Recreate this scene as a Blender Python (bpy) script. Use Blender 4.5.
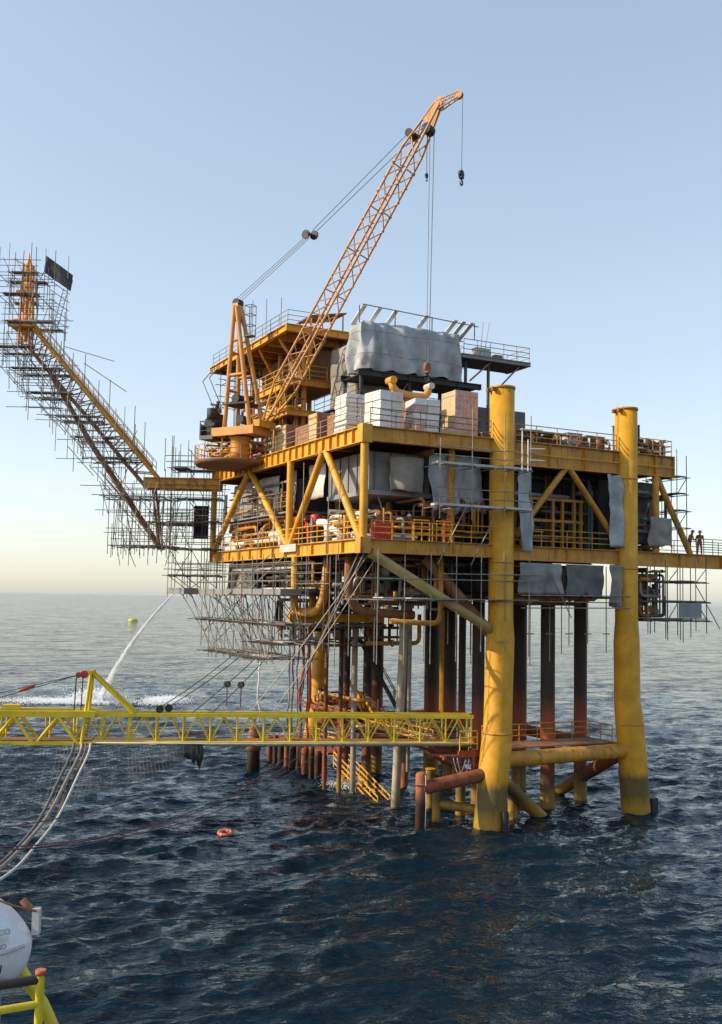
import bpy, bmesh, math, random
import numpy as np
from mathutils import Vector, Matrix, Quaternion, noise
for o in list(bpy.data.objects): bpy.data.objects.remove(o)
S = bpy.context.scene
COL = S.collection
R = math.radians
HAZE = 1.0e-5
# ------------------------------------------------------------------ camera
# world axes follow the platform: x along its front, y along its long left side, z up from the sea
YAW = 1.101
CAMLOC = Vector((-27.917, -54.648, 14.0))
cam = bpy.data.cameras.new('camera'); co = bpy.data.objects.new('camera', cam); COL.objects.link(co)
S.camera = co
S.render.resolution_x, S.render.resolution_y = 722, 1024
cam.sensor_fit = 'VERTICAL'; cam.sensor_height = 36.0; cam.lens = 1031.3 * 36 / 1024
cam.clip_start = 0.1; cam.clip_end = 60000
pit, rol = 0.0838, 0.0189
Uw = Vector((math.sin(YAW), math.cos(YAW), 0)); Vw = Vector((-math.cos(YAW), math.sin(YAW), 0))
def w2p_dir(d): return Vector((d.dot(Uw), d.dot(Vw), d.z))
r_ = Vector((1, 0, 0)); u_ = Vector((0, -math.sin(pit), math.cos(pit))); f_ = Vector((0, math.cos(pit), math.sin(pit)))
r2 = math.cos(rol) * r_ + math.sin(rol) * u_; u2 = -math.sin(rol) * r_ + math.cos(rol) * u_
cr, cu, cf = w2p_dir(r2), w2p_dir(u2), w2p_dir(f_)
M = Matrix((cr, cu, -cf)).transposed().to_4x4(); M.translation = CAMLOC
co.matrix_world = M
# ------------------------------------------------------------------ sky, sun, exposure
SUN_DIR = Vector((-0.90, 0.31, 0)).normalized()     # towards the sun, horizontally
SUN_EL = R(31)
w = bpy.data.worlds.new('World'); S.world = w; w.use_nodes = True
nt = w.node_tree; bg = nt.nodes['Background']
sky = nt.nodes.new('ShaderNodeTexSky'); sky.sky_type = 'NISHITA'; sky.sun_disc = False
sky.sun_elevation = SUN_EL; sky.sun_rotation = math.atan2(SUN_DIR.x, SUN_DIR.y)
sky.air_density = 1.0; sky.dust_density = 1.0; sky.ozone_density = 1.0; sky.altitude = 0
hsv = nt.nodes.new('ShaderNodeHueSaturation'); hsv.inputs['Saturation'].default_value = 0.98      # thin high haze evens out the whole sky
gam = nt.nodes.new('ShaderNodeGamma'); gam.inputs['Gamma'].default_value = 0.62
nt.links.new(sky.outputs[0], gam.inputs['Color']); nt.links.new(gam.outputs[0], hsv.inputs['Color']); nt.links.new(hsv.outputs[0], bg.inputs[0]); bg.inputs[1].default_value = 0.15
sl = bpy.data.lights.new('sun', 'SUN'); sl.energy = 2.15; sl.angle = R(0.6); sl.color = (1.0, 0.84, 0.62)
so = bpy.data.objects.new('sun', sl); COL.objects.link(so)
sd = Vector((SUN_DIR.x * math.cos(SUN_EL), SUN_DIR.y * math.cos(SUN_EL), math.sin(SUN_EL)))
so.rotation_euler = sd.to_track_quat('Z', 'Y').to_euler(); so.location = (-40, 20, 60)
S.view_settings.view_transform = 'Standard'; S.view_settings.look = 'None'
S.view_settings.exposure = 1.34; S.view_settings.gamma = 1.0; S.view_settings.use_curve_mapping = False
S.render.engine = 'CYCLES'
S.cycles.max_bounces = 6; S.cycles.diffuse_bounces = 3; S.cycles.glossy_bounces = 3; S.cycles.transmission_bounces = 3

# ------------------------------------------------------------------ materials
MATS = {}
def nodes(name):
    m = bpy.data.materials.new(name); m.use_nodes = True
    return m, m.node_tree, m.node_tree.nodes['Principled BSDF']
def N(t, ty, **k):
    n = t.nodes.new(ty)
    for a, b in k.items():
        if a.startswith('i_'): n.inputs[a[2:].replace('_', ' ')].default_value = b
        else: setattr(n, a, b)
    return n
def rgb(c): return (c[0], c[1], c[2], 1)
def mixc(t, fac, a, b):
    n = t.nodes.new('ShaderNodeMix'); n.data_type = 'RGBA'
    for s, v in ((n.inputs[0], fac), (n.inputs[6], a), (n.inputs[7], b)):
        if hasattr(v, 'links'): t.links.new(v, s)
        else: s.default_value = v if not isinstance(v, tuple) else rgb(v)
    return n.outputs[2]
def ramp(t, src, a, b, c0=0.0, c1=1.0):
    n = t.nodes.new('ShaderNodeMapRange'); n.inputs['From Min'].default_value = a; n.inputs['From Max'].default_value = b
    n.inputs['To Min'].default_value = c0; n.inputs['To Max'].default_value = c1; t.links.new(src, n.inputs['Value'])
    return n.outputs[0]
def pos(t, sc=(1, 1, 1)):
    g = t.nodes.new('ShaderNodeNewGeometry'); mp = t.nodes.new('ShaderNodeMapping'); mp.inputs['Scale'].default_value = sc
    t.links.new(g.outputs['Position'], mp.inputs['Vector']); return mp.outputs[0]
def noi(t, vec, scale, detail=4, rough=.6):
    n = N(t, 'ShaderNodeTexNoise'); n.inputs['Scale'].default_value = scale; n.inputs['Detail'].default_value = detail
    n.inputs['Roughness'].default_value = rough; t.links.new(vec, n.inputs['Vector']); return n.outputs['Fac']
def bump(t, p, h, strength=.2, dist=.02):
    b = N(t, 'ShaderNodeBump'); b.inputs['Strength'].default_value = strength; b.inputs['Distance'].default_value = dist
    t.links.new(h, b.inputs['Height']); t.links.new(b.outputs[0], p.inputs['Normal'])
def paint(name, col, wear=(0.16, 0.06, 0.025), amt=.5, rough=.5, streak=True, bands=None, metal=0., var=.25):
    """weathered paint: uneven tone, rust patches and run-down streaks; bands = colour zones by height (tide, primer)"""
    m, t, p = nodes(name); P = pos(t)
    n1 = noi(t, P, .9, 5); n2 = noi(t, pos(t, (2.2, 2.2, .35)) if streak else P, 1.6, 6, .7); n3 = noi(t, P, 9, 3)
    base = rgb(col)
    c = mixc(t, ramp(t, n1, .3, .7), tuple(x * (1 - var) for x in col), tuple(min(1, x * (1 + var * .5)) for x in col))
    if bands:
        z = N(t, 'ShaderNodeSeparateXYZ'); t.links.new(P, z.inputs[0])
        add = N(t, 'ShaderNodeMath', operation='MULTIPLY_ADD'); t.links.new(n2, add.inputs[0]); add.inputs[1].default_value = 1.4
        t.links.new(z.outputs[2], add.inputs[2])
        for (za, zb, bc, st) in bands:      # colour below height zb, blending over za..zb
            f = ramp(t, add.outputs[0], za + .7, zb + .7, st, 0.)
            c = mixc(t, f, c, bc)
    thr = .72 - .22 * amt
    wearf = ramp(t, n2, thr, thr + .12, 0, .85)
    c = mixc(t, wearf, c, wear)
    c = mixc(t, ramp(t, n3, .35, .75, 0, .22), c, tuple(x * .55 for x in col))
    t.links.new(c, p.inputs['Base Color'])
    t.links.new(ramp(t, n2, .2, .8, rough - .1, min(1, rough + .25)), p.inputs['Roughness'])
    p.inputs['Metallic'].default_value = metal
    bump(t, p, n3, .25, .02)
    MATS[name] = m; return m
def plain(name, col, rough=.7, var=.3, scale=3., metal=0., bumpst=.3):
    m, t, p = nodes(name); P = pos(t); n1 = noi(t, P, scale, 5); n2 = noi(t, P, scale * 7, 3)
    c = mixc(t, ramp(t, n1, .3, .7), tuple(x * (1 - var) for x in col), tuple(min(1, x * (1 + var * .6)) for x in col))
    c = mixc(t, ramp(t, n2, .4, .8, 0, .3), c, tuple(x * .5 for x in col))
    t.links.new(c, p.inputs['Base Color']); p.inputs['Roughness'].default_value = rough; p.inputs['Metallic'].default_value = metal
    bump(t, p, n2, bumpst, .02)
    MATS[name] = m; return m
YEL = paint('platform_yellow', (.70, .34, .018), amt=.6, var=.3)
YELD = paint('platform_yellow_rusty', (.58, .27, .028), amt=.8, var=.35)
LEGY = paint('leg_yellow', (.66, .32, .012), amt=.5, var=.3, bands=[(2.4, 2.9, (.055, .055, .022), .9), (.5, 1.3, (.40, .23, .018), .8), (-.5, .15, (.02, .024, .018), 1.)])
TAN = paint('faded_yellow', (.44, .31, .11), amt=.5, var=.3)
CRANE = paint('crane_orange', (.66, .30, .07), amt=.5)
BOOMM = paint('boom_orange', (.60, .30, .12), amt=.5)
GANG = paint('gangway_lemon', (.78, .56, .02), wear=(.30, .20, .04), amt=.3)
RUSTM = paint('rust_primer', (.28, .075, .03), wear=(.055, .028, .018), amt=1.0, rough=.8, var=.4)
BROWN = paint('brown_steel', (.26, .12, .05), wear=(.07, .035, .02), amt=.7, rough=.7)
COND = paint('conductor_dark', (.045, .026, .02), wear=(.12, .05, .025), amt=.35, rough=.6,
             bands=[(5.2, 7.6, (.46, .095, .03), .8), (2.1, 3.2, (.10, .05, .03), .9), (.6, 1.9, (.34, .22, .035), .75), (-.6, .1, (.03, .03, .02), 1.)])
CONDG = paint('caisson_grey', (.42, .36, .28), wear=(.30, .12, .05), amt=.7, rough=.7, bands=[(.3, 1.0, (.16, .14, .08), .8)])
PILE = paint('fender_pile', (.34, .12, .05), wear=(.10, .05, .03), amt=.8, rough=.8, bands=[(1.7, 2.5, (.014, .011, .009), .97)])
GALV = plain('galvanised_tube', (.30, .28, .25), .55, .35, 2., .55)
GALVR = plain('scaffold_tube_worn', (.15, .125, .10), .65, .4, 2., .35)
BOARD = plain('scaffold_board', (.17, .15, .125), .85, .4, 2.)
BOARDL = plain('pale_board', (.50, .50, .48), .7, .2, 2.)
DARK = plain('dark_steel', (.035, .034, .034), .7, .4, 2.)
GREYD = plain('grey_steel', (.115, .115, .115), .65, .35, 1.2)
GREYM = plain('mid_grey_panel', (.24, .24, .235), .6, .3, 1.2)
CLAD = plain('pale_cladding', (.58, .56, .52), .55, .3, .8)
TARP = plain('grey_tarpaulin', (.27, .285, .31), .72, .28, .5)
TARPL = plain('light_tarpaulin', (.40, .42, .44), .75, .35, .8)
TARPD = plain('dusty_tarpaulin', (.29, .265, .23), .8, .35, .7)
WHITE = plain('white_paint', (.76, .75, .72), .5, .12, 2.)
PLAST = plain('pallet_wrap', (.72, .70, .68), .35, .15, 4.)
CARTON = plain('carton_sack', (.66, .62, .57), .6, .2, 5.)
CARTR = plain('pinkish_carton', (.55, .40, .34), .65, .3, 5.)
WOOD = plain('crate_wood', (.62, .45, .24), .8, .25, 3.)
WOODR = plain('reddish_wood', (.36, .17, .09), .8, .3, 3.)
RED = plain('red_paint', (.50, .045, .03), .5, .3, 2.)
ORANGE = plain('life_ring_orange', (.62, .13, .045), .6, .2, 3.)
BLACK = plain('black_rubber', (.02, .02, .021), .6, .3, 4.)
ROPE = plain('steel_rope', (.09, .085, .085), .6, .2, 4., .3)
ROPER = plain('rope_maroon', (.16, .07, .08), .8, .2, 4.)
CLOTHN = plain('net_cord', (.13, .12, .105), .9, .3, 4.)
SKIN = plain('skin', (.35, .19, .12), .6, .1, 4.)
COVER = plain('coverall_rust', (.42, .11, .05), .85, .2, 4.)
COVERR = plain('coverall_red', (.55, .05, .04), .85, .2, 4.)
HULL = plain('lifeboat_white', (.72, .74, .76), .3, .06, 2., 0, .05)
INKB = plain('letter_black', (.02, .02, .02), .5, .05)
INKG = plain('letter_grey', (.28, .29, .30), .5, .05)
YELV = plain('vessel_yellow', (.62, .50, .02), .4, .15, 2.)
SHEET = plain('dark_shade_sheet', (.05, .055, .065), .85, .25, 1.)
BLUEP = plain('blue_plastic', (.06, .16, .34), .5, .2, 3.)
GREENP = plain('green_paint', (.06, .20, .12), .6, .3, 2.)
SPRAY, st, sp = nodes('water_spray'); sp.inputs['Base Color'].default_value = (.85, .88, .9, 1); sp.inputs['Roughness'].default_value = .9
sp.inputs['Subsurface Weight'].default_value = 0.0

# ------------------------------------------------------------------ helpers
def link(o, parent=None):
    COL.objects.link(o)
    if parent is not None: o.parent = parent
    return o
def thing(name, label, cat, loc=(0, 0, 0), rz=0., group=None):
    o = bpy.data.objects.new(name, None); o.empty_display_size = .5; link(o); o.location = loc; o.rotation_euler = (0, 0, rz)
    return tag(o, label, cat, group)
def tag(o, label, cat, group=None):
    o['label'] = label; o['category'] = cat
    if group: o['group'] = group
    return o
def mesh(name, V, F, mat, smooth=False):
    me = bpy.data.meshes.new(name); me.from_pydata([tuple(v) for v in V], [], F); me.materials.append(mat)
    if smooth: me.polygons.foreach_set('use_smooth', [True] * len(me.polygons))
    me.update(); return me
def obj(name, me, parent=None, loc=(0, 0, 0)):
    o = bpy.data.objects.new(name, me); link(o, parent); o.location = loc; return o
UC = {}
def unit_cyl(mat, n=8):
    k = ('c', mat.name, n)
    if k not in UC:
        V = [(math.cos(2 * math.pi * i / n), math.sin(2 * math.pi * i / n), z) for z in (0, 1) for i in range(n)]
        F = [(i, (i + 1) % n, n + (i + 1) % n, n + i) for i in range(n)]
        me = mesh('tube', V, F + [tuple(range(n - 1, -1, -1)), tuple(range(n, 2 * n))], mat)
        for i in range(n): me.polygons[i].use_smooth = True
        UC[k] = me
    return UC[k]
def unit_box(mat):
    k = ('b', mat.name)
    if k not in UC:
        V = [(x, y, z) for x in (0, 1) for y in (0, 1) for z in (0, 1)]
        UC[k] = mesh('block', V, [(0, 1, 3, 2), (4, 6, 7, 5), (0, 4, 5, 1), (2, 3, 7, 6), (0, 2, 6, 4), (1, 5, 7, 3)], mat)
    return UC[k]
ZUP = Vector((0, 0, 1))
def tube(name, a, b, r, mat, parent=None, n=8):
    a = Vector(a); b = Vector(b); d = b - a; L = d.length
    o = obj(name, unit_cyl(mat, n), parent, a)
    o.rotation_mode = 'QUATERNION'; o.rotation_quaternion = ZUP.rotation_difference(d / L); o.scale = (r, r, L)
    return o
def box(name, a, b, mat, parent=None):
    o = obj(name, unit_box(mat), parent, a); o.scale = tuple(b[i] - a[i] for i in range(3)); return o
class MB:
    def __init__(s): s.V = []; s.F = []
    def add(s, V, F):
        k = len(s.V); s.V += [tuple(v) for v in V]; s.F += [tuple(i + k for i in f) for f in F]
    def box(s, a, b):
        V = [(x, y, z) for x in (a[0], b[0]) for y in (a[1], b[1]) for z in (a[2], b[2])]
        s.add(V, [(0, 1, 3, 2), (4, 6, 7, 5), (0, 4, 5, 1), (2, 3, 7, 6), (0, 2, 6, 4), (1, 5, 7, 3)])
    def tube(s, a, b, r, n=6): s.sweep([a, b], r, n)
    def sweep(s, pts, r, n=8, cap=True):
        pts = [Vector(p) for p in pts]; rs = r if isinstance(r, (list, tuple)) else [r] * len(pts)
        V = []; F = []; nrm = None
        for i, p in enumerate(pts):
            t = (pts[min(i + 1, len(pts) - 1)] - pts[max(i - 1, 0)]).normalized()
            if nrm is None:
                nrm = t.orthogonal().normalized()
                if abs(t.z) > .9: nrm = (Vector((1, 0, 0)) - t * t.x).normalized()
            else: nrm = (nrm - t * nrm.dot(t)).normalized()
            bn = t.cross(nrm)
            for j in range(n):
                a = 2 * math.pi * j / n; V.append(p + (nrm * math.cos(a) + bn * math.sin(a)) * rs[i])
        for i in range(len(pts) - 1):
            for j in range(n): F.append((i * n + j, i * n + (j + 1) % n, (i + 1) * n + (j + 1) % n, (i + 1) * n + j))
        if cap: F += [tuple(range(n - 1, -1, -1)), tuple(range(len(V) - n, len(V)))]
        s.add(V, F)
    def build(s, name, mat, parent=None, smooth=False, loc=(0, 0, 0)):
        me = mesh(name, s.V, s.F, mat)
        if smooth:
            for p in me.polygons: p.use_smooth = len(p.vertices) == 4
        return obj(name, me, parent, loc)
def pipe(name, pts, r, mat, parent=None, n=10, bend=None):
    """pipe along a polyline with rounded elbows"""
    pts = [Vector(p) for p in pts]; out = [pts[0]]; bd = bend or r * 3
    for i in range(1, len(pts) - 1):
        a, b, c = pts[i - 1], pts[i], pts[i + 1]
        d1 = min(bd, (b - a).length * .45); d2 = min(bd, (c - b).length * .45)
        p0 = b + (a - b).normalized() * d1; p2 = b + (c - b).normalized() * d2
        for k in range(5):
            t = k / 4; out.append(p0 * (1 - t) ** 2 + b * 2 * t * (1 - t) + p2 * t * t)
    out.append(pts[-1]); m = MB(); m.sweep(out, r, n)
    return m.build(name, mat, parent, True)
def sag(a, b, drop, n=10):
    a = Vector(a); b = Vector(b)
    return [a.lerp(b, i / n) - Vector((0, 0, 4 * drop * (i / n) * (1 - i / n))) for i in range(n + 1)]
def rope(name, pts, r, mat, parent=None, n=5):
    m = MB(); m.sweep(pts, r, n); return m.build(name, mat, parent, True)
def girder(name, a, b, h, wd, mat, parent, stiff=0., sides=(1, -1), smat=None):
    """I-beam from a to b (top centre line) with web stiffeners as sub-parts"""
    a = Vector(a); b = Vector(b); d = b - a; L = d.length
    m = MB(); t = .05
    m.box((0, -wd / 2, -t), (L, wd / 2, 0)); m.box((0, -wd / 2, -h), (L, wd / 2, -h + t)); m.box((0, -.025, -h + t), (L, .025, -t))
    o = m.build(name, mat, parent, loc=a); o.rotation_euler = (0, -math.asin(d.z / L), math.atan2(d.y, d.x))
    if stiff:
        k = max(1, round(L / stiff)); me = None
        for i in range(k + 1):
            x = .03 + (L - .06) * i / k
            for s in sides:
                if me is None or True:
                    mm = MB(); y0, y1 = sorted((s * .026, s * (wd / 2 - .012)))
                    if ('st', h, wd, s) not in UC:
                        mm.box((-.015, y0, -h + t), (.015, y1, -t)); UC[('st', h, wd, s)] = mesh('stiffener', mm.V, mm.F, smat or mat)
                obj('stiffener', UC[('st', h, wd, s)], o, (x, 0, 0))
    return o
def handrail(parent, pts, mat, h=1.1, sp=1.5, r=.028, rails=(1.1, .72, .36), toe=True, closed=False):
    pts = [Vector(p) for p in pts]; m = MB()
    for hh in rails: m.sweep([p + Vector((0, 0, hh)) for p in pts], r, 6)
    o = m.build('handrail', mat, parent)
    me = unit_cyl(mat, 6)
    for i in range(len(pts) - 1):
        d = pts[i + 1] - pts[i]; k = max(1, round(d.length / sp))
        for j in range(k + (i == len(pts) - 2)):
            p = obj('post', me, o, pts[i] + d * j / k); p.scale = (r, r, h)
    return o
def lathe_path(name, pts, mat, parent=None, n=28):
    """pts = (x, y, z, radius) from top to bottom"""
    m = MB(); V = []; F = []
    for (x, y, z, r) in pts:
        for j in range(n): a = 2 * math.pi * j / n; V.append((x + r * math.cos(a), y + r * math.sin(a), z))
    for i in range(len(pts) - 1):
        for j in range(n): F.append((i * n + j, (i + 1) * n + j, (i + 1) * n + (j + 1) % n, i * n + (j + 1) % n))
    F.append(tuple(range(n))); F.append(tuple(range(len(V) - 1, len(V) - n - 1, -1)))
    m.add(V, F); return m.build(name, mat, parent, True)
def cloth(name, org, du, dv, nu, nv, amp, mat, parent=None, seed=0, pleat=2.2, thick=.02):
    """hanging sheet: org top corner, du along the top, dv down; folds grow towards the free bottom"""
    org = Vector(org); du = Vector(du); dv = Vector(dv); nrm = du.cross(dv).normalized(); V = []; F = []
    L = du.length
    for j in range(nv + 1):
        for i in range(nu + 1):
            s, t = i / nu, j / nv
            ph = math.sin(s * L * pleat + 2.5 * noise.noise((s * L * .8, t * 1.5, seed * 3.7))) * (.35 + .65 * t)
            p = org + du * (s + .02 * noise.noise((t * 4, s * 3, seed))) + dv * t + nrm * amp * (ph + 1.2 * noise.noise((s * L * .6, t * dv.length * .6, seed * 1.3)) + .55 * noise.noise((s * L * 2.1, t * dv.length * 1.5, seed * 2.3)))
            if j == nv: p += dv.normalized() * .35 * amp * noise.noise((s * L, seed, 2.)) * 4
            V.append(p)
    for j in range(nv):
        for i in range(nu): a = j * (nu + 1) + i; F.append((a, a + 1, a + nu + 2, a + nu + 1))
    o = obj(name, mesh(name, V, F, mat, True), parent)
    md = o.modifiers.new('thickness', 'SOLIDIFY'); md.thickness = thick
    return o
rnd = random.Random(7)
class Scaf:
    """collects tubes; the first 300 of a kind become parts, the rest one 'stuff' part"""
    def __init__(s, root, mat=GALVR, r=.032): s.root = root; s.mat = mat; s.r = r; s.cnt = {}; s.rest = {}
    def t(s, kind, a, b, mat=None, r=None):
        if (Vector(a) - Vector(b)).length < .05: return
        c = s.cnt.get(kind, 0); s.cnt[kind] = c + 1
        if c < 300: tube(kind, a, b, r or s.r, mat or (s.mat if rnd.random() < .6 else GALV), s.root, 6)
        else: s.rest.setdefault(kind, MB()).tube(a, b, r or s.r, 5)
    def done(s):
        for k, m in s.rest.items():
            o = m.build(k + 's', s.mat, s.root); o['kind'] = 'stuff'
    def grid(s, xs, ys, levels, zb, zt, ext=.35, board=.7, brace=.3, bmat=None, guard=True):
        j = lambda e: rnd.uniform(.05, e)
        for x in xs:
            for y in ys: s.t('standard', (x, y, zb - j(ext) * 2), (x, y, zt + j(ext) * 2))
        for z in levels:
            for y in ys:
                s.t('ledger', (xs[0] - j(ext), y + .06, z), (xs[-1] + j(ext), y + .06, z))
                if guard and y in (ys[0], ys[-1]):
                    for g in (.5, 1.0): s.t('guard_rail', (xs[0] - j(ext), y + .06, z + g), (xs[-1] + j(ext), y + .06, z + g))
            for x in xs: s.t('transom', (x + .06, ys[0] - j(ext), z - .06), (x + .06, ys[-1] + j(ext), z - .06))
            for a, b in zip(xs, xs[1:]):
                for c, d in zip(ys, ys[1:]):
                    if rnd.random() < board: box('board_platform', (a + .02, c + .05, z + .04), (b - .02, d - .05, z + .09), bmat or BOARD, s.root)
        zz = [zb] + list(levels) + [zt]
        for a, b in zip(xs, xs[1:]):
            for y in (ys[0], ys[-1]):
                for c, d in zip(zz, zz[1:]):
                    if rnd.random() < brace and d - c > .6:
                        if rnd.random() < .5: a, b = b, a
                        s.t('brace', (a, y - .07, c), (b, y - .07, d))
def lin(a, b, n): return [a + (b - a) * i / (n - 1) for i in range(n)]

# ------------------------------------------------------------------ sea
def make_sea():
    rows = [-400, -200, -100, -60, -30, -10, 5, 15] + list(np.arange(26, 92, .21)); st = .215
    while rows[-1] < 26000: st *= 1.022; rows.append(rows[-1] + st)
    half = list(np.arange(0, 36, .27)); st = .275
    while half[-1] < 26000: st *= 1.07; half.append(half[-1] + st)
    cols = [-h for h in half[:0:-1]] + half
    X, Y = np.meshgrid(np.array(cols), np.array(rows)); Z = np.zeros_like(X)
    dY = np.gradient(np.array(rows))[:, None] + 0 * X; dX = np.gradient(np.array(cols))[None, :] + 0 * X
    g = np.random.default_rng(5); DX = np.zeros_like(X); DY = np.zeros_like(X)
    for i in range(110):
        lam = .7 * (6.5 / .7) ** (g.random() ** 1.35)
        th = R(-62) + g.normal() * .55      # waves run away to the lower right of the view
        k = 2 * math.pi / lam; kx, ky = k * math.cos(th), k * math.sin(th)
        a = .043 * lam ** .72 / 6.283 * (.5 + g.random()); ph = g.random() * 6.28
        att = np.clip((lam / np.maximum(np.abs(kx) / k * dX, np.abs(ky) / k * dY) - 2.2) / 2.5, 0, 1)
        t = kx * X + ky * Y + ph
        Z += a * att * np.sin(t); DX += -.85 * a * att * math.cos(th) * np.cos(t) * -1; DY += -.85 * a * att * math.sin(th) * np.cos(t) * -1
    V = np.stack([X + DX, Y + DY, Z], -1).reshape(-1, 3); nr, nc = X.shape
    idx = np.arange(nr * nc).reshape(nr, nc)
    F = np.stack([idx[:-1, :-1], idx[:-1, 1:], idx[1:, 1:], idx[1:, :-1]], -1).reshape(-1, 4)
    me = bpy.data.meshes.new('sea'); me.vertices.add(len(V)); me.vertices.foreach_set('co', V.ravel())
    me.loops.add(len(F) * 4); me.loops.foreach_set('vertex_index', F.ravel()); me.polygons.add(len(F))
    me.polygons.foreach_set('loop_start', np.arange(len(F)) * 4); me.polygons.foreach_set('loop_total', np.full(len(F), 4))
    me.update(); me.polygons.foreach_set('use_smooth', [True] * len(F))
    m, t, p = nodes('sea_water'); P = pos(t)
    p.inputs['Base Color'].default_value = (.0035, .014, .024, 1); p.inputs['Roughness'].default_value = .06; p.inputs['IOR'].default_value = 1.33; p.inputs['Specular IOR Level'].default_value = .24
    g_ = N(t, 'ShaderNodeNewGeometry')
    def crest(ang, st):
        mp = N(t, 'ShaderNodeMapping', vector_type='TEXTURE'); mp.inputs['Rotation'].default_value = (0, 0, R(ang)); mp.inputs['Scale'].default_value = (st, 1, 1); t.links.new(g_.outputs['Position'], mp.inputs['Vector']); return mp.outputs[0]
    a = noi(t, crest(-10, 2.4), 1.7, 3, .5); b = noi(t, crest(-22, 1.9), 5.0, 2, .55); c = noi(t, crest(0, 2.2), .33, 3, .6)
    s1 = N(t, 'ShaderNodeMath', operation='MULTIPLY_ADD'); t.links.new(b, s1.inputs[0]); s1.inputs[1].default_value = .42; t.links.new(a, s1.inputs[2])
    s2 = N(t, 'ShaderNodeMath', operation='MULTIPLY_ADD'); t.links.new(c, s2.inputs[0]); s2.inputs[1].default_value = 1.6; t.links.new(s1.outputs[0], s2.inputs[2])
    bump(t, p, s2.outputs[0], .7, .30)
    # small facets tilt the surface at every distance, so the far sea keeps its texture
    bn_ = [n for n in t.nodes if n.type == 'BUMP'][0].outputs[0]; acc = bn_
    for sc_, amt_, ang_, st2 in ((1.1, .95, -8, 2.2), (3.6, .6, -20, 1.8), (.28, .8, 4, 2.6)):
        nn = N(t, 'ShaderNodeTexNoise'); nn.inputs['Scale'].default_value = sc_; nn.inputs['Detail'].default_value = 2; t.links.new(crest(ang_, st2), nn.inputs['Vector'])
        sb_ = N(t, 'ShaderNodeVectorMath', operation='SUBTRACT'); t.links.new(nn.outputs['Color'], sb_.inputs[0]); sb_.inputs[1].default_value = (.5, .5, .5)
        ml_ = N(t, 'ShaderNodeVectorMath', operation='MULTIPLY'); t.links.new(sb_.outputs[0], ml_.inputs[0]); ml_.inputs[1].default_value = (amt_, amt_, 0)
        ad_ = N(t, 'ShaderNodeVectorMath', operation='ADD'); t.links.new(acc, ad_.inputs[0]); t.links.new(ml_.outputs[0], ad_.inputs[1]); acc = ad_.outputs[0]
    nz_ = N(t, 'ShaderNodeVectorMath', operation='NORMALIZE'); t.links.new(acc, nz_.inputs[0]); t.links.new(nz_.outputs[0], p.inputs['Normal'])
    me.materials.append(m)
    o = obj('sea', me, None, (CAMLOC.x, CAMLOC.y, 0)); o.rotation_euler = (0, 0, math.pi / 2 * 0 + math.atan2(w2p_dir(Vector((1, 0, 0))).y, w2p_dir(Vector((1, 0, 0))).x))
    o['kind'] = 'structure'
make_sea()
# ------------------------------------------------------------------ jacket
jk = thing('steel_jacket', 'four-legged yellow steel jacket standing in the sea under the platform', 'platform jacket')
def leg(pts, rings, cap=True):
    o = lathe_path('leg', pts, LEGY, jk)
    for (x, y, z, r) in rings: lathe_path('seam_ring', [(x, y, z + .05, r + .012), (x, y, z - .05, r + .012)], YELD, o)
    return o
la = leg([(9.92, 0, 27.75, .80), (9.92, 0, 12.9, .80), (9.9, 0, 11.6, .90), (9.75, 0, 6.0, .90), (9.72, 0, 5.6, .96), (9.3, -.1, 2.2, .97), (9.08, -.13, 0, .98), (8.9, -.15, -2.5, 1.0)],
         [(9.92, 0, 16.45, .80), (9.92, 0, 14.0, .80), (9.92, 0, 22.6, .80), (9.72, 0, 5.75, .95)])
lb = leg([(20.25, 0, 27.4, .77), (20.25, 0, 12.8, .77), (20.25, 0, 11.4, .87), (20.3, 0, 7.4, .87), (20.42, 0, 6.6, .93), (20.75, 0, 3.4, .95), (21.03, 0, 0, .98), (21.2, 0, -2.5, 1.0)],
         [(20.25, 0, 16.35, .77), (20.25, 0, 22.5, .77), (20.5, 0, 5.9, .93)])
for lg, x, r in ((la, 9.92, .80), (lb, 20.25, .77)):      # rim and lifting brackets on the open pile tops
    zt = 27.75 if x < 12 else 27.4
    lathe_path('top_rim', [(x, 0, zt + .06, r + .05), (x, 0, zt - .1, r + .05)], YELD, lg)
    for a in (20, 170, 200):
        bx, by = x + (r + .16) * math.cos(R(a)), (r + .16) * math.sin(R(a))
        box('bracket', (bx - .14, by - .1, zt - .32), (bx + .14, by + .1, zt - .08), BROWN, lg)
leg([(8.9, 24, 16.7, .6), (8.8, 24, 13, .62), (8.4, 24.2, 6, .7), (7.9, 24.6, 0, .8), (7.7, 24.7, -2, .8)], [(8.75, 24, 11.8, .66)])
leg([(20.25, 24, 16.7, .75), (20.25, 24, 12, .8), (20.6, 24.2, 5, .9), (21, 24.5, 0, .95), (21.1, 24.6, -2, .95)], [(20.25, 24, 12, .82)])
# fender post strapped to the right leg at the waterline
fb = MB(); fb.box((21.75, -.75, -.8), (22.3, -.2, 1.0)); fb.box((21.7, -.62, .2), (21.95, -.32, .4)); fb.build('fender_block', BLACK, jk)
fb = MB(); fb.sweep([(9.5, -1.25, -1), (9.5, -1.25, 1.15)], .22, 10); fb.sweep([(9.5, -.9, .9), (9.5, -1.3, .9)], .08, 6); fb.build('fender_block', BLACK, jk)
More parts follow.
